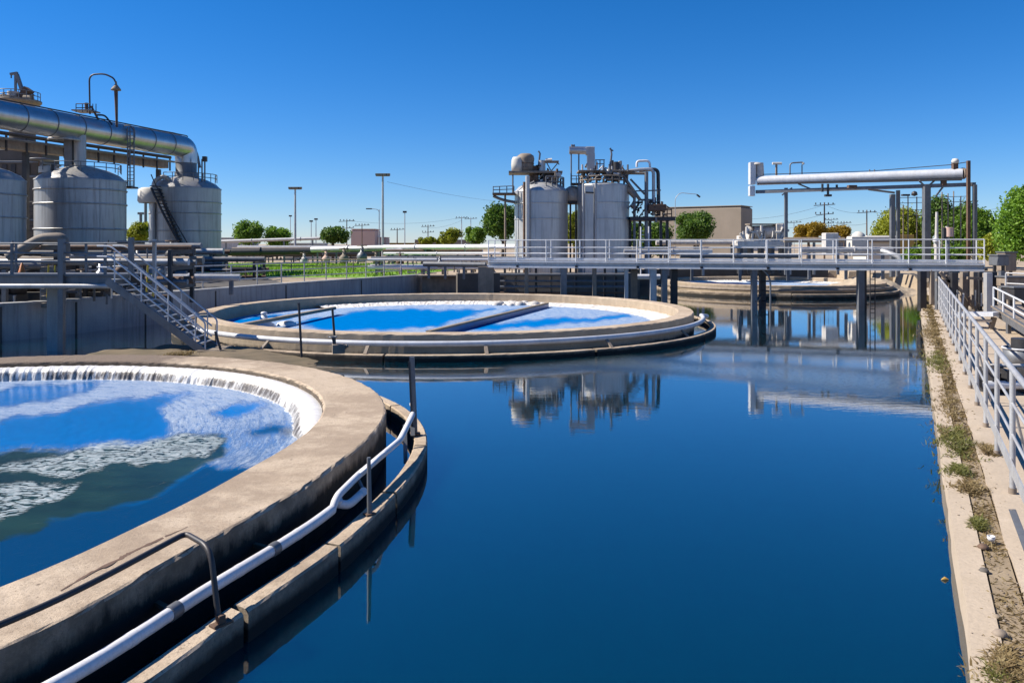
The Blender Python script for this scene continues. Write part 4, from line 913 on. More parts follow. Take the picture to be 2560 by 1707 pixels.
# yard lamp on the duct
t1 = thing('lamp', 'curved lamp pole with a bell shaped lamp above the silver duct', 'lamp', P(224, 285, 53))
MB().tube(fillet([P(225, 286, 53), P(223, 187, 53), P(262, 185, 53), P(284, 196, 53), P(290, 208, 53)], .45, 6), .055, 8).build('arm', M['dsteel'], t1)
MB().lathe([(0, .0), (.02, 0), (.32, .02), (.3, .1), (.15, .3), (.07, .42), (.05, .6), (0, .62)], P(290, 227, 53), 20).build('lamp_shade', M['tan'], t1)
MB().tube([P(292, 318, 53), P(290, 228, 53)], [.07, .12], 10).build('pole', M['rust'], t1)
t1 = thing('roof_platform', 'small railed platform with vents standing on the silver duct', 'platform', P(215, 290, 53))
MB().box(P(215, 279, 53), (1.3, 1.2, .08)).build('deck', M['steel'], t1)
for px in (190, 206, 218, 232, 240): MB().tube([P(px, 281, 52.5), P(px, 260, 52.5)], .03, 6).build('post', M['dsteel'], t1)
for y in (260, 270): MB().tube([P(190, y, 52.5), P(226, y, 52.5)], .03, 6).build('rail', M['dsteel'], t1)
MB().tube([P(217, 280, 53), P(216, 258, 53)], .12, 8).build('vent', M['rust'], t1); MB().beam(P(228, 266, 53), P(246, 300, 53), .12, .1).build('brace', M['rust'], t1)
MB().tube(fillet([P(243, 288, 53), P(262, 288, 53), P(280, 312, 53)], .4, 4), .06, 8).build('hose', M['dsteel'], t1)
# concrete tower and its roof machinery
t1 = thing('tower', 'dark brown concrete process tower behind the silver duct at the left edge', 'tower', P(40, 660, 60)*1)
MB().box((P(48, 0, 61).x, 62, 5.9), (3.3, 3.0, 9.6)).build('shaft', M['dconc'], t1)
for z in (5.2, 8.5, 9.6): MB().box((P(48, 0, 61).x, 62, z), (3.5, 3.2, .16)).build('ledge', M['steel'], t1)
for px in (10, 32, 68): MB().box((P(px, 0, 60.4).x, 60.46, 9.0), (.35, .06, .8)).build('opening', M['dsteel'], t1)
for k in range(7): MB().tube([P(62, 505+k*12, 60), P(97, 505+k*12, 60)], .04, 6).build('grille_bar', M['dsteel'], t1)
MB().box((P(95, 0, 60).x, 60.3, 5.9), (.2, .2, 9.4)).build('corner_post', M['rust'], t1)
MB().lathe([(0, 0), (.9, 0), (.95, .1), (.4, .2), (0, .22)], P(100, 402, 59.5), 20).build('side_hood', M['steel'], t1)
MB().tube([(P(36, 0, 61).x, 62, 10.6), (P(36, 0, 61).x, 62, 13.6)], .9, 24).build('upper_stack', M['dconc'], t1)
t1 = thing('roof_machinery', 'rusty crane arm and motors on the round tower platform at the left edge', 'machinery', P(40, 262, 60))
MB().lathe([(0, .2), (1.5, .2), (1.6, .3), (1.6, .42), (0, .43)], P(44, 266, 60), 28).build('platform', M['tan'], t1)
ring_rail(t1, (P(44, 266, 60).x, 60), 1.5, P(44, 266, 60).z+.42, .6, -150, 20, 9)
MB().lathe([(0, .42), (1.2, .42), (1.2, .62), (0, .65)], P(30, 266, 60), 28).build('upper_deck', M['tan'], t1)
MB().beam(P(39, 246, 60), P(39, 184, 60), .14, .14).build('mast', M['steel'], t1)
MB().beam(P(42, 186, 60), P(58, 235, 60), .26, .2).build('jib', M['steel'], t1); MB().beam(P(26, 186, 60), P(44, 183, 60), .2, .16).build('head_bar', M['steel'], t1)
MB().tube([P(28, 186, 60), P(28, 196, 60)], .05, 6).build('hook', M['dsteel'], t1)
MB().beam(P(56, 246, 59.6), P(72, 222, 59.6), .55, .5).build('motor', M['rust'], t1); MB().tube([P(62, 248, 59.5), P(80, 248, 59.5)], .32, 14).build('gearbox', M['tan'], t1)
MB().cyl(P(33, 250, 59.5), .4, .6, 16).build('drum', M['chalk'], t1); MB().ring(P(14, 242, 59.5), .5, .08, P(14, 242, 59.5).z, 18).build('wheel', M['dsteel'], t1)
rs = random.Random(12)
for k in range(26):
    x, y = rs.uniform(0, 88), rs.uniform(236, 262); q = rs.uniform(59, 61)
    MB().tube([P(x, y, q), P(x+rs.uniform(-9, 9), y-rs.uniform(0, 16), q)], rs.choice([.04, .06, .1]), 6).build('strut', M[rs.choice(['rust', 'steel', 'tan', 'galv', 'dsteel'])], t1)
for px in (3, 14, 24): MB().tube([P(px, 256, 59.5), P(px, 236, 59.5)], .05, 6).build('post', M['steel'], t1)
for px, y0, d in ((364, 503, 85), (352, 536, 88)):
    o = MB().tube([P(px, 600, d), P(px, y0, d)], .16, 8).box(P(px, y0, d)+V(0, 0, .1), (.55, .4, .25)).build('flue_stack', M['steel'], None); tag(o, 'thin far flue stack between the two grey tanks, %s' % ('taller one' if y0 < 520 else 'shorter one'), 'stack', 'flue stacks between the tanks')

# ------------------------------------------------------------------ twin tanks
D = 62.
c1 = (P(1353, 0, D).x, D); c2 = (P(1508, 0, D).x, D)
t1 = tank('process_tank', 'left one of the twin pale steel tanks, with a beige drum on top', c1, 2.06, 1.15, 7.45, 8.35, M['ptank'], (6.5, 5.3), (-150,), .035)
MB().tube([P(1311, 690, 60.2), P(1311, 455, 60.2)], .11, 8).build('front_pipe', M['rust'], t1); MB().tube([P(1319, 690, 60.1), P(1319, 440, 60.1)], .17, 12).build('front_pipe', M['ptank'], t1)
MB().cyl((c1[0]-.55, D-.3, 8.0), .36, 1.4, 16).build('neck', M['rust'], t1); MB().cyl((c1[0]+.55, D, 8.1), .7, .9, 20).build('neck', M['dsteel'], t1)
ring_rail(t1, c1, 1.75, 7.75, .75, -80, 30, 7, M['steel'], .045)
for k in range(9):
    a = R(-140+k*14); MB().beam((c1[0]+.5*math.cos(a), D+.5*math.sin(a), 8.35), (c1[0]+1.9*math.cos(a), D+1.9*math.sin(a), 7.62), .16, .05).build('dome_strap', M['chalk'], t1)
t1 = thing('top_platform', 'round platform on the left twin tank carrying drum and motors', 'platform', P(1338, 440, D))
MB().box(P(1338, 433, D), (4.1, 2.2, .16)).build('deck', M['tan'], t1)
for px in (1282, 1392): MB().tube([P(px, 485 if px < 1300 else 462, 61), P(px, 436, 61)], .06, 8).build('leg', M['steel'], t1)
MB().beam(P(1378, 440, 61.3), P(1330, 468, 61.3), .16, .12).build('brace', M['dsteel'], t1); MB().beam(P(1350, 452, 61.2), P(1398, 436, 61.2), .14, .12).build('brace', M['chalk'], t1)
for px, y in ((1340, 447), (1362, 452), (1376, 446)): MB().cyl(P(px, y+8, 61.2), .18, .5, 10).build('under_box', M['rust'], t1)
MB().tube([P(1388, 432, 61), P(1402, 441, 61)], .22, 10).build('end_nozzle', M['chalk'], t1)
rs = random.Random(8)
for k in range(40):
    x, y = rs.uniform(1325, 1395), rs.uniform(432, 466); dx, dy = rs.choice([(rs.uniform(-14, 14), rs.uniform(-3, 3)), (0, rs.uniform(6, 16)), (rs.uniform(-12, 12), rs.uniform(5, 14))]); q = rs.uniform(60.6, 62.4)
    MB().tube([P(x, y, q), P(x+dx, y-dy, q)], rs.choice([.04, .06, .09]), 6).build('under_strut', M[rs.choice(['rust', 'steel', 'tan', 'dsteel'])], t1)
t1 = thing('drum', 'lumpy beige double drum on the top platform of the left twin tank', 'drum', P(1305, 428, D))
MB().lathe([(0, 0), (.60, 0), (.66, .3), (.62, .6), (.68, .95), (.62, 1.2), (.4, 1.36), (0, 1.4)], P(1314, 429, 61.6), 22).build('body', M['tan'], t1)
MB().lathe([(0, 0), (.46, 0), (.49, .5), (.46, .9), (.36, 1.1), (0, 1.15)], P(1294, 429, 61.4), 20).build('side_drum', M['cream'], t1)
for z in (.3, .6): MB().ring(P(1314, 429, 61.6), .63, .035, P(1314, 429, 61.6).z+z, 20).build('hoop', M['rust'], t1)
t1 = thing('mixer_motor', 'pale cylinder motor with a pipe spout and tray on the left twin tank', 'motor', P(1355, 428, D))
MB().cyl(P(1355, 429, 61.5), .27, .85, 16).build('cylinder', M['ptank'], t1); MB().tube([P(1346, 418, 61.5), P(1350, 384, 61.5), P(1346, 378, 61.5)], .07, 8).build('spout', M['steel'], t1)
MB().box(P(1380, 405, 61.5), (1.0, .8, .12)).build('tray', M['tan'], t1); MB().tube([P(1364, 402, 61.5), P(1380, 401, 61.5)], .16, 12).build('tray_motor', M['cream'], t1)
for a, b_ in (((1366, 406), (1378, 428)), ((1396, 406), (1378, 428)), ((1394, 406), (1398, 412)), ((1340, 430), (1336, 415))): MB().tube([P(*a, 61.4), P(*b_, 61.4)], .045, 6).build('strut', M['steel'], t1)
MB().ring(P(1346, 414, 61.2), .16, .04, P(1346, 414, 61.2).z, 14).build('hand_wheel', M['dsteel'], t1)
t1 = thing('side_platform', 'railed side platform cantilevered left of the twin tanks', 'platform', P(1260, 485, D))
MB().box(P(1260, 485.5, 61.4), (1.75, 1.3, .14)).build('deck', M['rust'], t1)
for y in (467, 475): MB().tube([P(1233, y, 60.7), P(1285, y-2, 60.7)], .035, 6).build('rail', M['steel'], t1)
for px in (1233, 1249, 1267, 1285): MB().tube([P(px, 485, 60.7), P(px, 466, 60.7)], .035, 6).build('post', M['steel'], t1)
MB().tube(fillet([P(1233, 490, 61.4), P(1255, 500, 61.4), P(1288, 506, 61.4)], .5, 4), .11, 8).build('bracket', M['steel'], t1)
MB().tube([P(1263, 690, 61.4), P(1263, 488, 61.4)], .075, 8).build('post_leg', M['tan'], t1)
t2 = tank('process_tank', 'right one of the twin pale steel tanks, with a tangle of pipework on top', c2, 2.0, 1.15, 7.9, 8.15, M['ptank'], (6.55, 5.3), (-118,), .035)
MB().beam(P(1473, 690, 60.1), P(1473, 466, 60.1), .62, .1, (0, 1, 0)).build('pale_panel', M['ptank'], t2)
for px in (1458, 1489): MB().tube([P(px, 690, 60.15), P(px, 458, 60.15)], .08, 8).build('front_pipe', M['galv'], t2)
MB().beam(P(1464, 481, 59.98), P(1484, 482, 59.98), .12, .1).build('panel_bar', M['dsteel'], t2)
ring_rail(t2, c2, 1.9, 8.0, .55, -170, 0, 9, M['tan'], .04)
t1 = thing('pipework', 'rusty tangle of pipes, valves and bars on top of the right twin tank', 'pipework', P(1510, 460, D))
MB().box(P(1512, 430, 61.6), (4.2, 2.0, .12)).build('deck', M['tan'], t1)
rs = random.Random(21)
for k in range(110):
    x, y = rs.uniform(1452, 1572), rs.uniform(418, 460); dx, dy = rs.choice([(rs.uniform(-16, 16), rs.uniform(-2, 2)), (0, rs.uniform(6, 20)), (rs.uniform(-12, 12), rs.uniform(6, 16))]); d = rs.uniform(60.4, 62.6)
    MB().tube([P(x, y, d), P(x+dx, y-dy, d)], rs.choice([.04, .05, .07, .1]), 6).build('bar', M[rs.choice(['rust', 'steel', 'tan', 'dsteel', 'galv'])], t1)
for k in range(9):
    p = P(rs.uniform(1458, 1566), rs.uniform(436, 458), rs.uniform(60.4, 61.8)); MB().lathe([(0, 0), (.2, 0), (.26, .2), (.2, .4), (.08, .45), (0, .7)], p, 10).build('valve_head', M[rs.choice(['rust', 'steel', 'chalk'])], t1)
for px in (1470, 1492, 1530, 1560): MB().tube([P(px, 462, 60.8), P(px, 430, 60.8)], .07, 8).build('leg', M['dsteel'], t1)
for z, (a, b_) in ((400, (1488, 1512)), (410, (1490, 1510))): MB().tube([P(a, z, 61.5), P(b_, z, 61.5)], .04, 6).build('rail', M['steel'], t1)
for px in (1490, 1500, 1510): MB().tube([P(px, 430, 61.5), P(px, 400, 61.5)], .04, 6).build('rail_post', M['steel'], t1)
MB().tube([P(1524, 430, 61.5), P(1529, 385, 61.5), P(1526, 370, 61.5)], [.1, .07, .05], 8).build('mast', M['steel'], t1); MB().tube([P(1524, 372, 61.5), P(1533, 378, 61.5)], .06, 6).build('mast_arm', M['steel'], t1)
MB().cyl(P(1541, 428, 61.3), .25, .7, 12).build('motor', M['dsteel'], t1); MB().beam(P(1532, 428, 61.3), P(1541, 405, 61.3), .1, .1).build('brace', M['steel'], t1); MB().cyl(P(1549, 428, 61.3), .1, .75, 10).build('canister', M['cream'], t1)
t1 = thing('exhaust_duct', 'silver square ended exhaust duct above the right twin tank', 'duct', P(1470, 435, D))
MB().tube(fillet([P(1423, 376, 61.7), P(1476, 377, 61.7), P(1477, 432, 61.7)], .35, 4), .30, 18).build('duct_tube', M['duct'], t1)
MB().box(P(1475, 378, 61.7), (.66, .62, .64)).build('corner_box', M['galv'], t1); MB().box(P(1477, 404, 61.7), (.58, .6, 1.2)).build('drop_box', M['galv'], t1)
for px in (1428, 1447): MB().tube([P(px, 465, 61.7), P(px, 384, 61.7)], .055, 8).build('leg', M['steel'], t1)
for px in (1430, 1435): MB().cyl(P(px, 370, 61.7), .07, .25, 8).build('cap', M['rust'], t1)
t1 = thing('insulated_vessel', 'whitish insulated vessel on a railed deck between the twin tanks', 'vessel', P(1432, 505, D+.8))
MB().lathe([(0, 0), (.7, 0), (.72, .5), (.6, .95), (.3, 1.15), (0, 1.2)], P(1432, 503, D+.8), 20).build('body', M['chalk'], t1)
MB().box(P(1438, 507, D+.8), (1.7, 1.2, .25)).build('base_beam', M['dsteel'], t1); MB().box(P(1448, 461, D+.5), (1.3, 1.1, .14)).build('deck', M['dsteel'], t1)
for y in (440, 448): MB().tube([P(1429, y, 61.8), P(1468, y, 61.8)], .03, 6).build('rail', M['steel'], t1)
for px in (1429, 1441, 1454, 1467): MB().tube([P(px, 461, 61.8), P(px, 440, 61.8)], .03, 6).build('post', M['steel'], t1)
for px in (1426, 1440): MB().box(P(px, 600, D+.9), (.14, .14, 5.9)).build('leg', M['dsteel'], t1)
# pipes right of the tanks
for k, (pts, r, mm, lab) in enumerate([
    ([(1558, 430), (1600, 424), (1634, 423), (1634, 540)], .13, 'galv', 'silver pipe leaving the right twin tank and dropping, inner one'),
    ([(1598, 426), (1645, 423), (1647, 540)], .14, 'dsteel', 'dark pipe dropping right of the twin tanks, outer one'),
    ([(1592, 418), (1592, 403), (1624, 402), (1625, 422)], .09, 'white', 'white looped vent pipe above the right twin tank pipes')]):
    pipe_run('drop_pipe', lab, [P(a, b_, 61.2+.3*k) for a, b_ in pts], r, M[mm], 30, 'pipes right of the twin tanks', (), rad=.4)
t1 = thing('pipe_tower', 'braced steel pipe tower right of the twin tanks', 'frame', P(1615, 690, 61))
MB().tube([P(1616, 690, 61), P(1616, 430, 61)], .15, 8).build('column', M['steel'], t1); MB().tube([P(1586, 690, 61), P(1586, 480, 61)], .11, 8).build('column', M['steel'], t1)
for a, b_, r in (((1566, 452), (1600, 500), .13), ((1576, 448), (1612, 486), .08), ((1566, 470), (1590, 494), .22), ((1560, 433), (1618, 434), .11), ((1584, 478), (1652, 476), .05), ((1600, 500), (1632, 500), .08), ((1570, 520), (1600, 500), .05), ((1620, 520), (1650, 500), .05), ((1596, 545), (1630, 500), .05)): MB().tube([P(*a, 61.1), P(*b_, 61.1)], r, 8).build('brace', M['tan' if r > .1 else 'steel'], t1)
MB().box(P(1640, 520, 61), (1.3, 1.5, .5)).build('manifold', M['rust'], t1)
rs = random.Random(5)
for k in range(70):
    x, y = rs.uniform(1572, 1660), rs.uniform(505, 545); d = rs.uniform(60, 63)
    MB().tube([P(x, y, d), P(x+rs.choice([0, 0, rs.uniform(-20, 20)]), y+rs.uniform(-14, 14), d)], rs.choice([.05, .06, .09]), 6).build('bar', M[rs.choice(['rust', 'dsteel', 'steel'])], t1)
MB().box(P(1625, 548, 62), (3.4, 2.6, .3)).build('deck', M['dsteel'], t1)
for px in (1575, 1600, 1625, 1652, 1668): MB().box(P(px, 610, 61.5)+V(0, 0, -.2), (.2, .2, 4.0)).build('leg', M['dsteel'], t1)
for y in (525, 535): MB().tube([P(1655, y, 61.5), P(1680, y, 61.5)], .04, 6).build('rail', M['rust'], t1)
for px in (1657, 1668, 1679): MB().tube([P(px, 548, 61.5), P(px, 523, 61.5)], .04, 6).build('post', M['rust'], t1)
t1 = thing('sight_pole', 'two thin white gauge poles behind the bridge rail below the twin tanks', 'pole', P(1602, 690, 57))
for px, y0 in ((1602, 567), (1622, 566)): MB().tube([P(px, 690, 57), P(px, y0, 57)], .05, 8).build('pole', M['white'], t1)
for k in range(4): MB().tube([P(1602, 578+k*9, 57), P(1610, 578+k*9, 57)], .03, 6).build('rung', M['white'], t1)

# ------------------------------------------------------------------ gantry pipe on the right
t1 = thing('gantry', 'overhead silver pipe gantry on tall steel posts at the right', 'gantry', P(2150, 690, 58))
g0, g1 = P(1893, 452, 63), P(2407, 434, 56); u = (g1-g0)
MB().tube([g0, g1], .36, 24).build('main_pipe', M['bright'], t1)
MB().tube([g1+V(-.05, 0, 0), g1+V(.08, 0, 0)], .40, 24).build('end_flange', M['tan'], t1)
MB().beam(P(1890, 480, 63.1), P(2440, 461, 55.6), .3, .26).build('lower_beam', M['steel'], t1); MB().beam(P(1896, 460, 62.9), P(2405, 449, 55.9), .5, .12).build('pipe_cradle', M['dsteel'], t1)
MB().tube(fillet([g0+V(.1, 0, 0), P(1900, 440, 63), P(1898, 408, 63)], .3, 4), .32, 16).build('riser', M['chalk'], t1)
MB().box(P(1880, 434, 63), (.42, .6, 1.75)).build('riser_panel', M['bright'], t1); MB().box(P(1879, 478, 63), (.4, .5, .8)).build('riser_panel', M['bright'], t1); MB().lathe([(.45, 0), (.4, .14), (0, .2)], P(1892, 412, 63), 16).build('riser_cap', M['chalk'], t1)
for px, y0, d, w_ in ((1965, 470, 62, .22), (2231, 486, 58, .3), (2245, 476, 58.6, .22), (2316, 462, 57, .42), (2421, 402, 55.5, .2), (2437, 462, 55.4, .22)):
    p = P(px, y0, d); MB().box((p.x, d, (p.z+1.0)/2), (w_, w_, p.z-1.0)).build('post', M['rust' if px == 2421 else 'steel'], t1)
for a, b_, d in (((1955, 488), (1980, 470), 62), ((2316, 470), (2298, 452), 57), ((2336, 452), (2316, 470), 57), ((2340, 490), (2357, 468), 56.8), ((1996, 460), (2030, 474), 61.5)): MB().beam(P(*a, d-.1), P(*b_, d-.1), .1, .1).build('brace', M['steel'], t1)
MB().beam(P(2172, 474, 58.4), P(2236, 482, 57.4), .4, .14).build('side_arm', M['dsteel'], t1)
for px, y0, y1 in ((2070, 460, 488), (2056, 460, 480), (2092, 462, 470)): MB().tube([P(px, y0, 60), P(px, y1, 60)], .09, 8).build('hanger', M['dsteel'], t1)
MB().box(P(2070, 489, 60), (.45, .35, .16)).build('hanger_foot', M['dsteel'], t1)
MB().box(P(2130, 467, 59), (.6, .4, .22)).build('junction_box', M['rust'], t1); MB().box(P(2359, 458, 56.5), (.3, .3, .35)).build('junction_box', M['rust'], t1)
MB().tube([P(1890, 437, 63), P(2180, 428, 59.5), P(2380, 412, 56.3), P(2420, 405, 55.7)], .03, 6).build('stay_cable', M['dsteel'], t1)
for px in (2174, 2186): MB().tube([P(px, 455, 59.2), P(px, 424, 59.2)], .05, 6).build('clamp', M['steel'], t1)
t1 = thing('floodlight', 'round pale floodlight with a bracket on the right end of the gantry pipe', 'lamp', P(2387, 425, 56.2))
MB().box(P(2387, 414, 56.2), (.34, .3, .55)).build('bracket', M['rust'], t1); MB().lathe([(0, 0), (.2, .02), (.25, .16), (.18, .32), (0, .36)], P(2388, 409, 56.1), 16).build('lamp_head', M['cream'], t1)
t1 = thing('floodlight', 'bent pipe lamp standing on the gantry pipe, second from the left', 'lamp', P(1975, 440, 62))
MB().tube(fillet([P(1975, 440, 62), P(1975, 408, 62), P(2006, 406, 62)], .25, 5), .055, 8).build('arm', M['steel'], t1); MB().tube([P(2005, 438, 62), P(2005, 412, 62)], .045, 8).build('stem', M['steel'], t1); MB().lathe([(0, -.13), (.13, 0), (0, .13)], P(2008, 409, 62), 12).build('lamp_head', M['cream'], t1)
t1 = thing('floodlight', 'T shaped lamp standing at the left of the gantry pipe', 'lamp', P(1941, 442, 62.4))
MB().beam(P(1941, 442, 62.4), P(1941, 412, 62.4), .13, .13).build('stem', M['tan'], t1); MB().tube([P(1931, 409, 62.4), P(1954, 409, 62.4)], .1, 12).build('lamp_head', M['cream'], t1)

# white pump skid behind the bridge
t1 = thing('pump_skid', 'whitish pump skid with a horizontal vessel behind the bridge rail', 'pump', P(1905, 640, 64)*1)
MB().tube([P(1868, 582, 64), P(1948, 580, 64)], .55, 22).build('vessel', M['chalk'], t1); MB().box(P(1912, 561, 64), (2.8, 1.3, .1)).build('roof_sheet', M['tan'], t1)
MB().tube(fillet([P(1836, 607, 63.5), P(1852, 606, 63.5), P(1874, 605, 63.5)], .4, 4), .24, 16).build('inlet_pipe', M['chalk'], t1)
MB().lathe([(0, 0), (.45, 0), (.5, .4), (.35, .6), (.2, .65), (.2, .95), (0, 1.)], P(1848, 620, 63.4), 18).build('pump_casing', M['chalk'], t1); MB().box(P(1948, 590, 63.6), (.7, 1., 1.9)).build('cabinet', M['chalk'], t1)
MB().tube([P(1882, 566, 63.2), P(1883, 612, 63.2)], .12, 10).build('stand_pipe', M['dsteel'], t1); MB().box(P(1905, 608, 63.6), (4.3, 1.5, .35)).build('skid_base', M['chalk'], t1); MB().tube([P(1835, 616, 63), P(1960, 613, 63)], .14, 10).build('header_pipe', M['cream'], t1)
for k in range(6): MB().tube([P(1862+k*17, 612, 63.1), P(1858+k*17+(k % 3)*8, 578, 63.1)], .09, 8).build('branch_pipe', M['chalk'], t1)
rs = random.Random(17)
for k in range(34):
    x, y = rs.uniform(1842, 1960), rs.uniform(572, 618); dx, dy = rs.choice([(rs.uniform(-16, 16), 0), (0, rs.uniform(6, 22)), (rs.uniform(-12, 12), rs.uniform(4, 16))])
    MB().tube([P(x, y, 63), P(x+dx, y-dy, 63)], rs.choice([.05, .07, .11]), 6).build('small_pipe', M[rs.choice(['chalk', 'chalk', 'cream', 'steel', 'tan'])], t1)
for k in range(5): MB().box(P(1850+k*26, 650, 63.6), (.25, .9, 2.2)).build('leg', M['dsteel'], t1)
for k, (px0, px1, y, d, mm, lab) in enumerate([(1960, 2110, 600, 60, 'tan', 'long tan pipe behind the middle of the bridge rail'), (1640, 1850, 607, 70, 'chalk', 'pale pipe left of the whitish pump skid'), (1700, 2000, 640, 50, 'steel', 'grey pipe seen between the bridge rails'), (2000, 2230, 625, 52, 'chalk', 'pale pipe between the bridge rails at right'), (1560, 1780, 628, 58, 'galv', 'silver pipe behind the bridge rails right of the twin tanks')]):
    pipe_run('yard_pipe', lab, [P(px0, y, d), P(px1, y, d)], (.2, .22, .14, .2, .16)[k], M[mm], 5, 'pipes behind the bridge', ((.1, 1.1), (.5, 1.1), (.9, 1.1)))
t1 = thing('control_cabinet', 'cream roofed control cabinet behind the bridge rail', 'cabinet', P(2145, 660, 60)); MB().box(P(2143, 616, 60), (1.2, 1, 1.5)).build('body', M['cream'], t1); MB().lathe([(.5, 0), (.45, .2), (.2, .4), (0, .44)], P(2146, 593, 60), 14).build('dome', M['cream'], t1)
t1 = thing('control_cabinet', 'pale white control cabinet beside the tan pipe', 'cabinet', P(2075, 660, 58)); MB().box(P(2075, 610, 58), (.9, .8, 1.6)).build('body', M['chalk'], t1); MB().box(P(2082, 592, 58), (.8, .7, .12)).build('lid', M['white'], t1)
o = MB().box(P(2266, 616, 75), (1.3, .3, 2.2)).build('ochre_screen', M['yellow'], None); tag(o, 'ochre yellow panel behind the right end of the bridge', 'panel')
t1 = thing('storage_shed', 'low cream shed behind the bridge between bush and yellow panel', 'shed', P(2210, 660, 80)); MB().box(P(2205, 622, 80), (4.5, 3, 2.6)).build('walls', M['cream'], t1); MB().box(P(2205, 604, 80), (4.9, 3.4, .16)).build('roof', M['tan'], t1)
# ------------------------------------------------------------------ buildings far off
def block(name, label, px, d, wx, wy, z1, rz, material, cat='building', par=.25, z0=1.1):
    p = P(px, HY, d); t = thing(name, label, cat, (p.x, d, z0))
    wb = MB().box((p.x, d, (z0+z1)/2), (wx, wy, z1-z0), rz).build('walls', material, t)
    MB().box((p.x, d, z1+par/2), (wx+.08, wy+.08, par), rz).build('roof_edge', material, t); return t
m = M['beige']
bt = block('windowless_building', 'large windowless beige block building behind the twin tanks', 1757, 150, 16.6, 6.5, 10.2, R(-34), m, par=.12)
block('warehouse', 'far pale brick red building left of the tall light pole', 915, 240, 7, 10, 7.6, 0, M['pink'])
block('warehouse', 'lower pale red building touching the tall light pole', 945, 245, 6, 10, 5.2, .05, M['pink'])
block('warehouse', 'long low ochre building right of the tall light pole', 1010, 260, 17, 8, 3.5, 0, M['yellow'])
block('warehouse', 'low white wall building behind the short light pole', 765, 120, 6, 4, 3.3, .1, M['cream'])
block('warehouse', 'low pale building behind the third round tree', 840, 115, 8, 5, 2.4, .0, M['cream'])
block('warehouse', 'small grey white hall at the far left horizon', 590, 300, 14, 12, 5.5, .1, M['chalk'])
block('warehouse', 'long tan hall on the far horizon before the twin tanks', 1120, 330, 26, 12, 4.9, .0, M['tan'])
block('warehouse', 'grey hall on the far horizon right of the ochre bushes', 2130, 210, 11, 10, 5.3, .0, M['steel'])
block('warehouse', 'low pale hall right of the beige block building', 1895, 260, 18, 10, 4.8, .0, M['chalk'])

# ------------------------------------------------------------------ poles
def pole(label, px, y0, d, r, head, group='poles along the far side of the plant', m_='galv'):
    r *= .72
    t = thing('light_pole' if head in 'TIJ' else 'utility_pole', label, 'pole', (P(px, 0, d).x, d, 1.1), group)
    z = P(px, y0, d).z; x = P(px, 0, d).x
    MB().tube([(x, d, 1.1), (x, d, z)], [r*1.2, r*.8], 8).build('shaft', M[m_], t)
    if head == 'T':
        ca = MB().box((x, d, z+.05), (1.6, .35, .1)).build('crossarm', M['tan'], t)
        for s in (-.6, -.2, .25, .6): MB().box((x+s*1.05, d, z+.2), (.45, .4, .26)).build('lamp_head', M['tan'], ca)
    elif head == 'J':
        MB().tube(fillet([(x, d, z-1), (x, d, z), (x-1.2, d, z+.1)], .5, 4), r*.6, 6).build('arm', M[m_], t); MB().box((x-1.4, d, z+.1), (.8, .3, .14)).build('lamp_head', M['dsteel'], t)
    elif head == 'I': MB().box((x, d, z), (.5, .4, .25)).build('lamp_head', M['dsteel'], t)
    else:
        for k in range(int(head)):
            ca = MB().beam((x-1.6+.3*k, d, z-.5-k*1.4), (x+1.6-.3*k, d, z-.3-k*1.4), .1, .1).build('crossarm', M['rust'], t)
            for s in (-1.3, -.6, .6, 1.3): MB().cyl((x+s, d, z-.35-k*1.4), .09, .3, 6).build('insulator', M['dsteel'], ca)
    return V(x, d, z)
pole('shorter light pole with a lamp bar between the round trees', 738, 474, 105, .20, 'T')
pole('tallest light pole with a double lamp bar', 957, 441, 95, .19, 'T')
pole('thin single arm light pole just left of the tallest pole', 948, 524, 110, .09, 'J')
pole('thin light pole right of the tallest pole', 1012, 530, 110, .09, 'I')
pole('faint thin pole left of the shorter lamp bar pole', 726, 540, 150, .09, 'I')
pole('small lamp pole right of the shorter lamp bar pole', 778, 553, 130, .1, 'I')
pole('small lamp pole left of the third round tree', 790, 548, 130, .1, 'I')
w1 = pole('twin armed wooden utility pole right of the third round tree', 867, 548, 160, .14, '2', m_='rust')
pole('rusty utility pole with one crossarm before the brick red building', 905, 559, 170, .14, '1', m_='rust')
w2 = pole('distant rusty pole with crossarms near the ochre building', 1070, 562, 190, .16, '2', m_='rust')
w3 = pole('distant grey utility pole left of the dark tree by the tanks', 1154, 541, 200, .15, '1')
pole('bare distant pole next to the grey utility pole', 1177, 543, 200, .13, '1')
pole('distant rusty stub pole in front of the ochre building', 993, 570, 180, .17, '1', m_='rust')
u1 = pole('tall wooden utility pole with many crossarms under the gantry', 2061, 506, 120, .17, '3', m_='rust')
u2 = pole('plain wooden utility pole left of the yellow green bush', 2167, 525, 130, .16, '1', m_='rust')
pole('small distant pole between the ochre bushes', 2110, 553, 170, .14, '1', m_='rust')
pole('slim pole just left of the tall wooden utility pole', 1985, 552, 170, .1, '1')
pole('tiny distant pole seen right of the tall wooden utility pole', 2078, 545, 180, .1, '2')
t1 = thing('street_lamp', 'curved arm street lamp in front of the beige block building', 'lamp', (P(1688, 0, 90).x, 90, 1.1))
MB().tube(fillet([(P(1688, 0, 90).x, 90, 1.1), P(1688, 495, 90), P(1700, 482, 90), P(1742, 486, 90)], .8, 6), .035, 8).build('arm', M['galv'], t1); MB().beam(P(1742, 487, 90), P(1750, 493, 90), .24, .16).build('lamp_head', M['dsteel'], t1)
def wire(label, a, b_, sag):
    pts = [a.lerp(b_, k/16)-V(0, 0, sag*4*(k/16)*(1-k/16)) for k in range(17)]
    o = MB().tube(pts, .018, 4).build('power_line', M['dsteel'], None); tag(o, label, 'wire')
wire('upper power line from the tall wooden pole to the plain pole', u1-V(0, 0, .3), u2-V(0, 0, .3), .6)
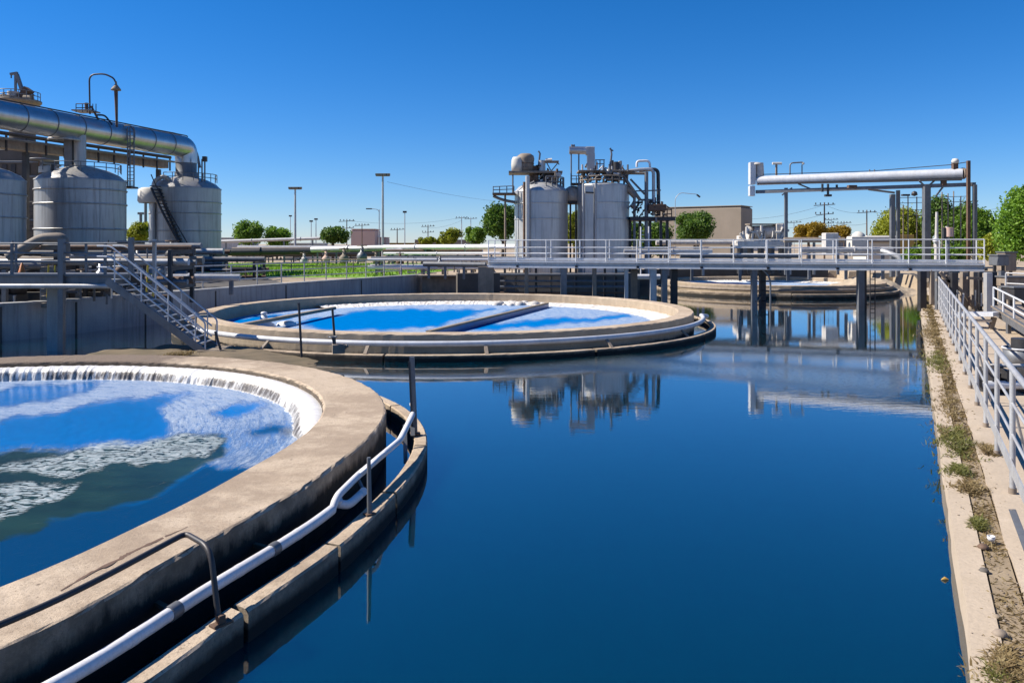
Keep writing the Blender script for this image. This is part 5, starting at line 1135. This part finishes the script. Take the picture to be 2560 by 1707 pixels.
wire('lower power line from the tall wooden pole to the plain pole', u1-V(0, 0, 2.4), u2-V(0, 0, 2.2), .6)
wire('power line from the tall wooden pole leftward behind the gantry post', u1-V(0, 0, .4), P(1868, 548, 150), .5)
wire('second power line leftward behind the gantry post', u1-V(0, 0, 1.8), P(1868, 562, 150), .5)
wire('third power line leftward behind the gantry post', u1-V(0, 0, 3.), P(1868, 572, 150), .5)
wire('power line from the plain pole to the right big tree', u2-V(0, 0, .3), P(2560, 512, 120), .8)
wire('power line between the twin armed and distant grey poles', w1-V(0, 0, .3), w3-V(0, 0, .3), 1.)
wire('lower power line between the distant rusty and grey poles', w2-V(0, 0, .8), w3-V(0, 0, 1.), .5)
wire('high power line across the sky from the tallest light pole', P(968, 455, 110), P(1240, 503, 180), .3)
# trellis behind the gantry
t1 = thing('steel_trellis', 'thin steel trellis of poles and wires behind the right gantry posts', 'trellis', (P(2290, 0, 66).x, 66, 1.1))
for px, y0 in ((2258, 512), (2270, 490), (2292, 492), (2355, 480), (2370, 484), (2384, 478), (2402, 490)): MB().tube([(P(px, 0, 66).x, 66, 1.1), P(px, y0, 66)], .05, 6).build('pole', M['tan'], t1)
for y in (495, 508, 526, 540): MB().tube([P(2250, y, 66), P(2425, y-4, 66)], .025, 6).build('bar', M['dsteel'], t1)
MB().box(P(2264, 488, 66), (.6, .3, .15)).build('lamp_head', M['dsteel'], t1); MB().lathe([(0, 0), (.25, .1), (.2, .35), (0, .45)], P(2286, 491, 66), 10).build('siren', M['dsteel'], t1)

# ------------------------------------------------------------------ trees
def tree(name, label, px, ytop, ybot, wpx, d, mat_, n, leaf, clumps=40, shape=1., group='trees and bushes beyond the plant', ground=1.1, trunk=True):
    """wpx: crown width in photo px; crown built of leaf clumps through an uneven ellipsoid"""
    x = P(px, 0, d).x; zt, zb = P(px, ytop, d).z, max(P(px, ybot, d).z, ground+.05); rx = wpx/F*d/2; rz = (zt-zb)/2; zc = (zt+zb)/2
    rs = np.random.default_rng(int(px*7+ytop)); n = int(n*2.4); leaf *= 1.12; t = thing(name, label, 'tree' if trunk else 'bush', (x, d, ground), group)
    cs = []; lobes = rs.normal(size=(5, 3))*np.array([.36, .36, .30]); lr = .52+.3*rs.random(5)
    if name == 'round_tree': lobes *= .45; lr += .25
    while len(cs) < clumps:
        v = rs.normal(size=3); v /= np.linalg.norm(v); q = rs.random()**.45; kk = rs.integers(0, 5)
        c = lobes[kk]+v*q*lr[kk]; c /= max(1., np.linalg.norm(c)/1.08)
        if shape != 1.: c[:2] *= (1-.5*(c[2]+1)*.5*shape)
        cs.append(c*np.array([rx*.82, rx*.82, rz*.82]))
    cs = np.array(cs); sz = (.16+.16*rs.random(clumps))*min(rx, rz*1.15)*1.25
    idx = rs.integers(0, clumps, n); off = rs.normal(size=(n, 3)); off /= np.maximum(1, np.linalg.norm(off, axis=1, keepdims=True)/1.9)
    p = cs[idx]+off*sz[idx, None]*.78
    e = np.sqrt((p[:, 0]/rx)**2+(p[:, 1]/rx)**2+(p[:, 2]/rz)**2); p = p[e < 1.0+.42*rs.random(n)**3]; n = len(p)
    a = rs.normal(size=(n, 3)); a /= np.linalg.norm(a, axis=1, keepdims=True); nrm = rs.normal(size=(n, 3))*.8+np.array([0, 0, .6]); b_ = np.cross(a, nrm); b_ /= np.maximum(np.linalg.norm(b_, axis=1, keepdims=True), 1e-6)
    l = leaf*(.6+.8*rs.random((n, 1))); 
    vs = np.stack([p-a*l*.5, p+b_*l*.28, p+a*l*.5, p-b_*l*.28], 1).reshape(-1, 3)
    me = bpy.data.meshes.new('crown'); o = bpy.data.objects.new('crown', me); COL.objects.link(o); o.parent = t
    vs[:, 2] += zc-ground
    me.from_pydata(vs.tolist(), [], [(4*k, 4*k+1, 4*k+2, 4*k+3) for k in range(n)]); me.materials.append(mat_); me.update()
    if True:
        mb = MB(); r0 = max(.07, rx*.07); top = V(x, d, zc+rz*.3)
        mb.tube([V(x, d, ground-.1), V(x+rx*.03, d, (ground+zc)/2), top], [r0*1.3, r0, r0*.4], 8)
        for k in range(7):
            c = cs[rs.integers(0, clumps)]; s = V(x, d, ground+(zc-ground)*(.5+.4*rs.random()))
            mb.tube([s, s.lerp(V(x+c[0], d+c[1], zc+c[2]), .5)+V(0, 0, .1*rz), V(x+c[0], d+c[1], zc+c[2])], [r0*.6, r0*.35, r0*.12], 6)
        mb.build('trunk', M['bark'], t)
    return t
L_, LD, LY, LO, LB = M['leaf'], M['leafd'], M['leafy'], M['leafo'], M['leafb']
tree('bush', 'flowering green shrub between the two grey tanks', 349, 548, 606, 72, 80, LY, 3800, .22, 40, trunk=False)
tree('round_tree', 'round clipped green tree nearest the rear tank', 622, 552, 612, 72, 112, L_, 5200, .26, 46)
tree('round_tree', 'lower round green tree left of the lamp bar pole', 692, 567, 618, 70, 114, LB, 4600, .26, 42)
tree('round_tree', 'wide dark green tree left of the brick red building', 832, 568, 610, 86, 108, LD, 4800, .26, 46)
tree('bush', 'yellow green bush in the hedge before the twin tanks', 1128, 573, 612, 64, 100, LY, 3600, .24, 36, trunk=False)
tree('hedge', 'low yellow green hedge left of the bush by the twin tanks', 1075, 592, 612, 70, 104, LY, 2600, .22, 30, trunk=False)
tree('bush', 'green bush next to the dark tree by the twin tanks', 1190, 566, 610, 58, 96, L_, 3600, .24, 36, trunk=False)
tree('leafy_tree', 'tall dark green tree half hidden behind the left twin tank', 1256, 508, 612, 96, 90, LD, 7500, .26, 60)
tree('leafy_tree', 'yellow green tree filling the gap between the twin tanks', 1434, 508, 640, 70, 78, LY, 5600, .22, 50)
tree('leafy_tree', 'broad green tree before the beige block building', 1736, 535, 600, 120, 100, LD, 8500, .26, 70)
tree('leafy_tree', 'dark tree behind the pipe tower right of the twin tanks', 1618, 548, 640, 120, 84, LD, 5500, .26, 50)
tree('bush', 'wide ochre bush at the foot of the tall wooden pole', 2020, 556, 604, 104, 116, LO, 5600, .26, 54, trunk=False)
tree('bush', 'smaller ochre bush left of the plain wooden pole', 2096, 564, 602, 58, 118, LO, 3200, .26, 36, trunk=False)
tree('leafy_tree', 'golden yellow green clipped tree behind the gantry posts', 2248, 524, 630, 152, 84, LY, 12000, .22, 80)
tree('bush', 'yellow green bush right of the golden clipped tree', 2300, 548, 640, 70, 82, LY, 6000, .24, 46, trunk=False)
tree('conifer', 'pointed dark green tree between the gantry posts', 2345, 486, 640, 96, 78, LD, 6500, .22, 60, 1.5)
tree('leafy_tree', 'dark green tree in front of the trellis', 2396, 498, 640, 112, 76, LD, 9000, .22, 60, .8)
tree('leafy_tree', 'dark green tree right of the gantry end post', 2442, 520, 640, 92, 74, L_, 7000, .22, 50)
tree('bush', 'low green hedge right behind the bridge end', 2340, 610, 665, 190, 66, L_, 6000, .2, 60, trunk=False)
tree('bush', 'pale olive bush left of the big willow', 2495, 580, 650, 90, 70, LY, 4600, .22, 44, trunk=False)
tree('willow', 'big bright green willow filling the right edge', 2568, 448, 690, 165, 46, LB, 17000, .17, 110, .4)
tree('willow', 'tall willow crown cut off by the right photo edge', 2650, 420, 640, 130, 50, LB, 9000, .18, 70)

# ------------------------------------------------------------------ right-hand quay
RL = [(wl(y)+.78, y, .35) for y in np.arange(4.45, 52, 1.78)]
t1 = thing('canal_railing', 'long galvanised pipe railing along the right canal quay', 'railing', (RL[0][0], RL[0][1], .35))
fp = [V(*p) for p in RL]
MB().tube([p+V(0, 0, 1.52) for p in fp], .036, 10).build('top_rail', M['galv'], t1)
for z in (1.1, .72): MB().tube([p+V(0, 0, z) for p in fp], .019, 8).build('mid_rail', M['galv'], t1)
rd = V(.5, 1, 0).normalized()
for k in range(len(fp)-1): MB().beam(fp[k]+V(-.03, 0, .36), fp[k+1]+V(-.03, 0, .36), .02, .15).build('kick_plate', M['galv'], t1)
for k, p in enumerate(fp):
    MB().tube([p, p+V(0, 0, 1.5)], .034, 10).build('post', M['galv'], t1); MB().tube([p+V(0, 0, -.01), p+V(0, 0, .07)], .046, 10).build('post_sleeve', M['tan'], t1)
    if k % 3 == 0: MB().tube([p+V(.02, .02, 1.1), p+rd*.45+V(.25, -.1, .02)], .02, 6).build('stay', M['galv'], t1)
# second railing and ramp at the far right
t1 = thing('ramp_railing', 'sloping pipe railing of the ramp at the right photo edge', 'railing', P(2486, 780, 30))
A0, A1 = P(2484, 775, 30), P(2640, 872, 22); 
MB().beam(A0, A1, .08, .3).build('ramp_beam', M['steel'], t1); MB().beam(A0+V(1.1, .3, 0), A1+V(1.1, .3, 0), .08, .3).build('ramp_beam', M['steel'], t1); MB().beam(A0+V(.55, .15, .12), A1+V(.55, .15, .12), 1.0, .05).build('ramp_deck', M['tan'], t1)
for h in (.85, .45): MB().tube([A0+V(0, 0, h), A1+V(0, 0, h)], .035, 8).build('rail', M['bright'], t1)
for k in range(6): p = A0.lerp(A1, k/5); MB().tube([p, p+V(0, 0, .85)], .035, 8).build('post', M['bright'], t1)
for k in (.3, .8): p = A0.lerp(A1, k); MB().beam((p.x, p.y, .2), (p.x, p.y, p.z-.1), .12, .12).build('leg', M['steel'], t1)
t1 = thing('work_bench', 'grey steel bench platform standing on the sandy yard behind the railing', 'bench', G(2445, 832, .32))
MB().beam(P(2395, 785, 29.5), P(2492, 785, 28.5), .7, .14).build('top_beam', M['bright'], t1); MB().tube([P(2405, 800, 29.3), P(2480, 802, 28.6)], .05, 8).build('lower_pipe', M['chalk'], t1)
for px in (2404, 2482): p = P(px, 800, 28.7); MB().beam((p.x-.1, p.y, .25), (p.x+.05, p.y, p.z+.1), .14, .14).build('leg', M['tan'], t1)
t1 = thing('half_barrel', 'dark grey half barrel on the sandy yard at the right edge', 'barrel', G(2550, 918, .32))
q = G(2552, 918, .32); MB().lathe([(0, 0), (.36, 0), (.40, .5), (.37, .5), (.34, .06), (0, .05)], q, 24).build('body', M['steel'], t1); MB().ring(q, .4, .025, q.z+.48, 24).build('lip', M['bright'], t1); MB().cyl((q.x+.05, q.y, q.z+.3), .26, .42, 18).build('inner_bucket', M['dsteel'], t1)
t1 = thing('pipe_skid', 'low pipe skid with a bluish pipe lying behind the near railing posts', 'pipe skid', G(2530, 985, .34))
q0, q1 = P(2462, 962, 16.2), P(2640, 962, 16.2)
MB().tube([q0, q1], .085, 14).build('blue_pipe', M['bright'], t1)
for y, r in ((914, .04), (938, .06)): MB().tube([P(2478, y, 16.6), P(2640, y, 16.6)], r, 10).build('pipe', M['chalk' if y < 930 else 'galv'], t1)
for px in (2470, 2505, 2560, 2610): p = P(px, 985, 16.4); MB().box((p.x, p.y, .58), (.1, .5, .55)).build('cradle', M['dsteel'], t1)
MB().cyl(P(2492, 950, 16.5), .12, .3, 12).build('valve_body', M['dsteel'], t1); MB().ring(P(2492, 930, 16.5), .14, .02, P(2492, 930, 16.5).z, 16).build('hand_wheel', M['steel'], t1)
# steelwork under the right end of the bridge
t1 = thing('support_frame', 'cluster of steel and timber posts under the right end of the bridge', 'frame', P(2400, 770, 37))
for k, (px, d, w_, mm) in enumerate([(2305, 38, .3, 'dsteel'), (2345, 37, .2, 'steel'), (2362, 37.5, .22, 'tan'), (2384, 36.5, .28, 'dsteel'), (2410, 37, .26, 'tan'), (2437, 37.5, .3, 'tan'), (2450, 36.8, .14, 'dsteel'), (2470, 36, .26, 'galv'), (2483, 37, .24, 'dsteel'), (2505, 38, .22, 'steel'), (2420, 40, .22, 'dsteel'), (2330, 40, .2, 'tan')]):
    p = P(px, 700, d); MB().box((p.x, d, 1.16), (w_, w_, 1.9)).build('upright', M[mm], t1)
for a, b_ in (((2364, 690), (2412, 735)), ((2412, 735), (2440, 775)), ((2418, 695), (2470, 697)), ((2440, 762), (2476, 764)), ((2340, 700), (2390, 705)), ((2380, 715), (2350, 680))): MB().beam(P(*a, 36.6), P(*b_, 36.6), .12, .12).build('brace', M['tan'], t1)
for k in range(6): MB().tube([P(2390+k*16, 765, 36.3), P(2394+k*15, 725+(k % 3)*8, 36.3)], .05, 6).build('small_pipe', M[('steel', 'galv', 'rust')[k % 3]], t1)
for k, (px, y, d, wx, h, mm, lab) in enumerate([(2497, 652, 41, .55, .5, 'steel', 'grey box unit right of the bridge end'), (2516, 655, 44, .6, 1.0, 'tan', 'brick coloured box behind the grey box unit'), (2535, 705, 36, 1.1, .4, 'tan', 'pale low box under the willow'), (2548, 735, 33, .9, .5, 'dsteel', 'dark low box under the willow')]):
    t1 = thing('equipment_box', lab, 'box', P(px, y, d)+V(0, 0, -h/2), 'equipment boxes right of the bridge'); p = P(px, y, d)
    MB().box(p, (wx, .8, h)).build('body', M[mm], t1); MB().box(p+V(0, 0, h/2+.04), (wx+.1, .9, .07)).build('lid', M['steel'], t1)
    for s in (-1, 1): MB().box((p.x+s*wx*.4, p.y, (p.z-h/2+.25)/2), (.12, .12, max(.2, p.z-h/2-.25))).build('leg', M['dsteel'], t1)
fp = [P(2515, 740, 35), P(2600, 745, 34)]; t1 = thing('ramp_railing', 'short pipe railing under the willow at the right edge', 'railing', fp[0]); railing(t1, fp, 0, (1.0, .55), 1.0, .035)
# planter statue-like pump behind the right bridge rail
t1 = thing('sampling_pump', 'pinkish pump head rising above the right bridge rail before dark trees', 'pump', P(2370, 640, 44))
MB().cyl(P(2372, 592, 44), .22, .5, 14).build('drum', M['pink'], t1); MB().tube([P(2367, 592, 44), P(2367, 566, 44)], .07, 8).build('spindle', M['chalk'], t1); MB().ring(P(2372, 568, 44), .2, .03, P(2372, 570, 44).z, 14).build('hand_wheel', M['pink'], t1); MB().box(P(2360, 585, 44), (.14, .2, .7)).build('gauge', M['dsteel'], t1)
MB().tube([P(2370, 690, 44), P(2370, 592, 44)], .09, 8).build('stand', M['steel'], t1)
t1 = thing('standpipe', 'tall pale standpipe behind the bridge rail beside dark trees', 'pipe', P(2341, 650, 46)); MB().tube([P(2341, 650, 46), P(2342, 530, 46)], [.12, .07], 10).build('tube', M['chalk'], t1); MB().tube([P(2340, 596, 45.9), P(2340, 604, 45.9)], .17, 10).build('flange', M['white'], t1)

# weeds and litter in the quay joint
def weeds(label, px, py, wx, ln, n, h, mat_, seed, group='weed clumps in the quay joint'):
    c = G(px, py, .33); rs = random.Random(seed); mb = MB()
    h *= .75
    if n > 1150: n = int(n*.6); ln *= 1.25
    else: n = int(n*1.15); ln *= .8; wx *= .8
    for k in range(n):
        s = max(-1.1, min(1.1, rs.gauss(0, .55)))*ln; q = rs.gauss(0, .55)*wx*(1+.5*math.sin(s*6+seed)); x, y = c.x+rd.x*s+rd.y*q, c.y+rd.y*s-rd.x*q
        a = rs.uniform(0, 6.28); l = h*rs.uniform(.4, 1.2); w_ = rs.uniform(.004, .010)*(1+h*2); le = rs.uniform(.5, 1.5)*l
        dx, dy = math.cos(a), math.sin(a); px_, py_ = -dy*w_, dx*w_
        m1 = (x+dx*le*.4, y+dy*le*.4, .32+l*.4); e_ = (x+dx*le, y+dy*le, .32+l*rs.uniform(.3, .8))
        mb.add([(x-px_, y-py_, .31), (x+px_, y+py_, .31), (m1[0]+px_, m1[1]+py_, m1[2]), (m1[0]-px_, m1[1]-py_, m1[2]), e_], [(0, 1, 2, 3), (3, 2, 4)])
    o = mb.build('weed_clump', mat_, None, (c.x, c.y, .31)); tag(o, label, 'weeds', group)
for k, a in enumerate([('large green weed clump beside the middle of the quay', 2388, 1105, .2, .8, 1900, .16, 'weed'), ('green weed tuft below the large clump', 2395, 1178, .12, .35, 700, .13, 'weed'), ('small green weed tuft near the lower quay', 2445, 1312, .09, .22, 600, .11, 'weed'),
                       ('brown dry weed strip above the large clump', 2368, 1010, .16, 1.4, 1500, .13, 'dry'), ('olive weed clump at the far quay near the railing foot', 2342, 905, .22, 1.5, 1400, .18, 'weed'), ('dry brown weed strip at the far end of the quay', 2325, 835, .25, 2.6, 1300, .2, 'dry'),
                       ('dark dry twig clump below the large green clump', 2425, 1222, .14, .35, 500, .14, 'dry'), ('dry grass in the bottom right corner of the quay', 2520, 1668, .16, .35, 1100, .1, 'dry'), ('green grass tuft at the very bottom right corner', 2490, 1690, .1, .2, 500, .08, 'weed'), ('dry brown tuft around a near railing post foot', 2475, 1130, .14, .4, 700, .16, 'dry'), ('brown weed fringe hanging over the quay edge', 2362, 1085, .05, .6, 500, .1, 'dry'),
                       ('dry grass strip along the dirt spit by the stair foot', 445, 885, .3, .6, 600, .14, 'dry')]): weeds(*a[:7], M[a[7]], 40+k)
rs = random.Random(61); wc = MB()
for k in range(15000):
    y = 5.2+(rs.random()**1.5)*42; s = y*1.7; dens = .5+.5*math.sin(s)*math.sin(s*.37+1)+.35*math.sin(s*2.9)
    if rs.random() > dens*(1.3 if y > 8 else .5): continue
    x = wl(y)+.36+rs.gauss(0, .10)*(1+.5*math.sin(s*.8)); a = rs.uniform(0, 6.28); l = rs.uniform(.02, .07)*(.6+y*.045); w_ = .0012+.0005*y
    dx, dy = math.cos(a), math.sin(a); wc.add([(x-dy*w_, y+dx*w_, .322), (x+dy*w_, y-dx*w_, .322), (x+dx*l+dy*w_*.5, y+dy*l, .325+l*rs.uniform(.1, .6)), (x+dx*l*1.4, y+dy*l*1.4, .33+l*rs.uniform(0, .5))], [(0, 1, 2), (0, 2, 3)])
tag(wc.build('weed_cover', M['dry'], None), 'matted dry grass growing along the whole joint of the quay', 'grass', kind='stuff')
rs = random.Random(77); deb = MB()
for k in range(260):
    y = rs.uniform(5., 22); x = wl(y)+rs.choice([rs.uniform(.26, .5), rs.uniform(.26, .55), rs.uniform(.02, .9)]); s = rs.uniform(.006, .018)*(1 if y < 12 else 1.4)
    a = rs.uniform(0, 3)
    deb.lathe([(0, 0), (s, .002), (s*.8, s*.5), (0, s*.6)], (x, y, .345), 5)
tag(deb.build('gravel_litter', M['tan'], None), 'small brown stones and litter scattered along the quay joint', 'gravel', kind='stuff')
for k, (px, py, s, mm, lab) in enumerate([(2458, 1372, .05, 'rust', 'rusty brown stone lying in the quay joint near a white cup'), (2492, 1545, .03, 'conc', 'greyish stone in the lower quay joint'), (2500, 1590, .05, 'tan', 'tan stone lowest in the quay joint'), (2460, 1430, .04, 'dconc', 'dark stone in the quay joint above the pale one')]):
    p = G(px, py, .33); o = MB().lathe([(0, 0), (s, .0), (s*1.2, s*.4), (s*.8, s*.9), (0, s)], p, 7).build('stone', M[mm], None); tag(o, lab, 'stone', 'stones in the quay joint')
p = G(2478, 1352, .35); t1 = thing('paper_cup', 'crushed white paper cup on the pavement below the green tuft', 'cup', p)
MB().lathe([(0, 0), (.025, 0), (.038, .03), (.034, .05), (.02, .01)], p, 12).build('cup', M['white'], t1); MB().ring(p,   .036, .004, p.z+.05, 12).build('cup_rim', M['white'], t1)
p = G(2362, 1449, .0); o = MB().tube([p+V(-.035, 0, .004), p+V(0, 0, .016), p+V(.035, 0, .004)], [.006, .018, .006], 10).build('floating_leaf', M['yellow'], None); tag(o, 'small orange leaf floating on the dark canal near the quay', 'leaf')
groove = strip(.80, .86, .0, .353, .0, 9); ys_ = np.arange(1.5, 9.5, .35)
o = strip(.66, .74, .2, .354, 0, 5).build('blue_grey_strip', M['steel'], None); tag(o, 'narrow blue grey strip set in the pavement beside the quay', 'drain')

for o in bpy.data.objects:
    if o.name.startswith('settling_basin'): o['group'] = 'round settling basins'
S.render.engine = 'CYCLES'
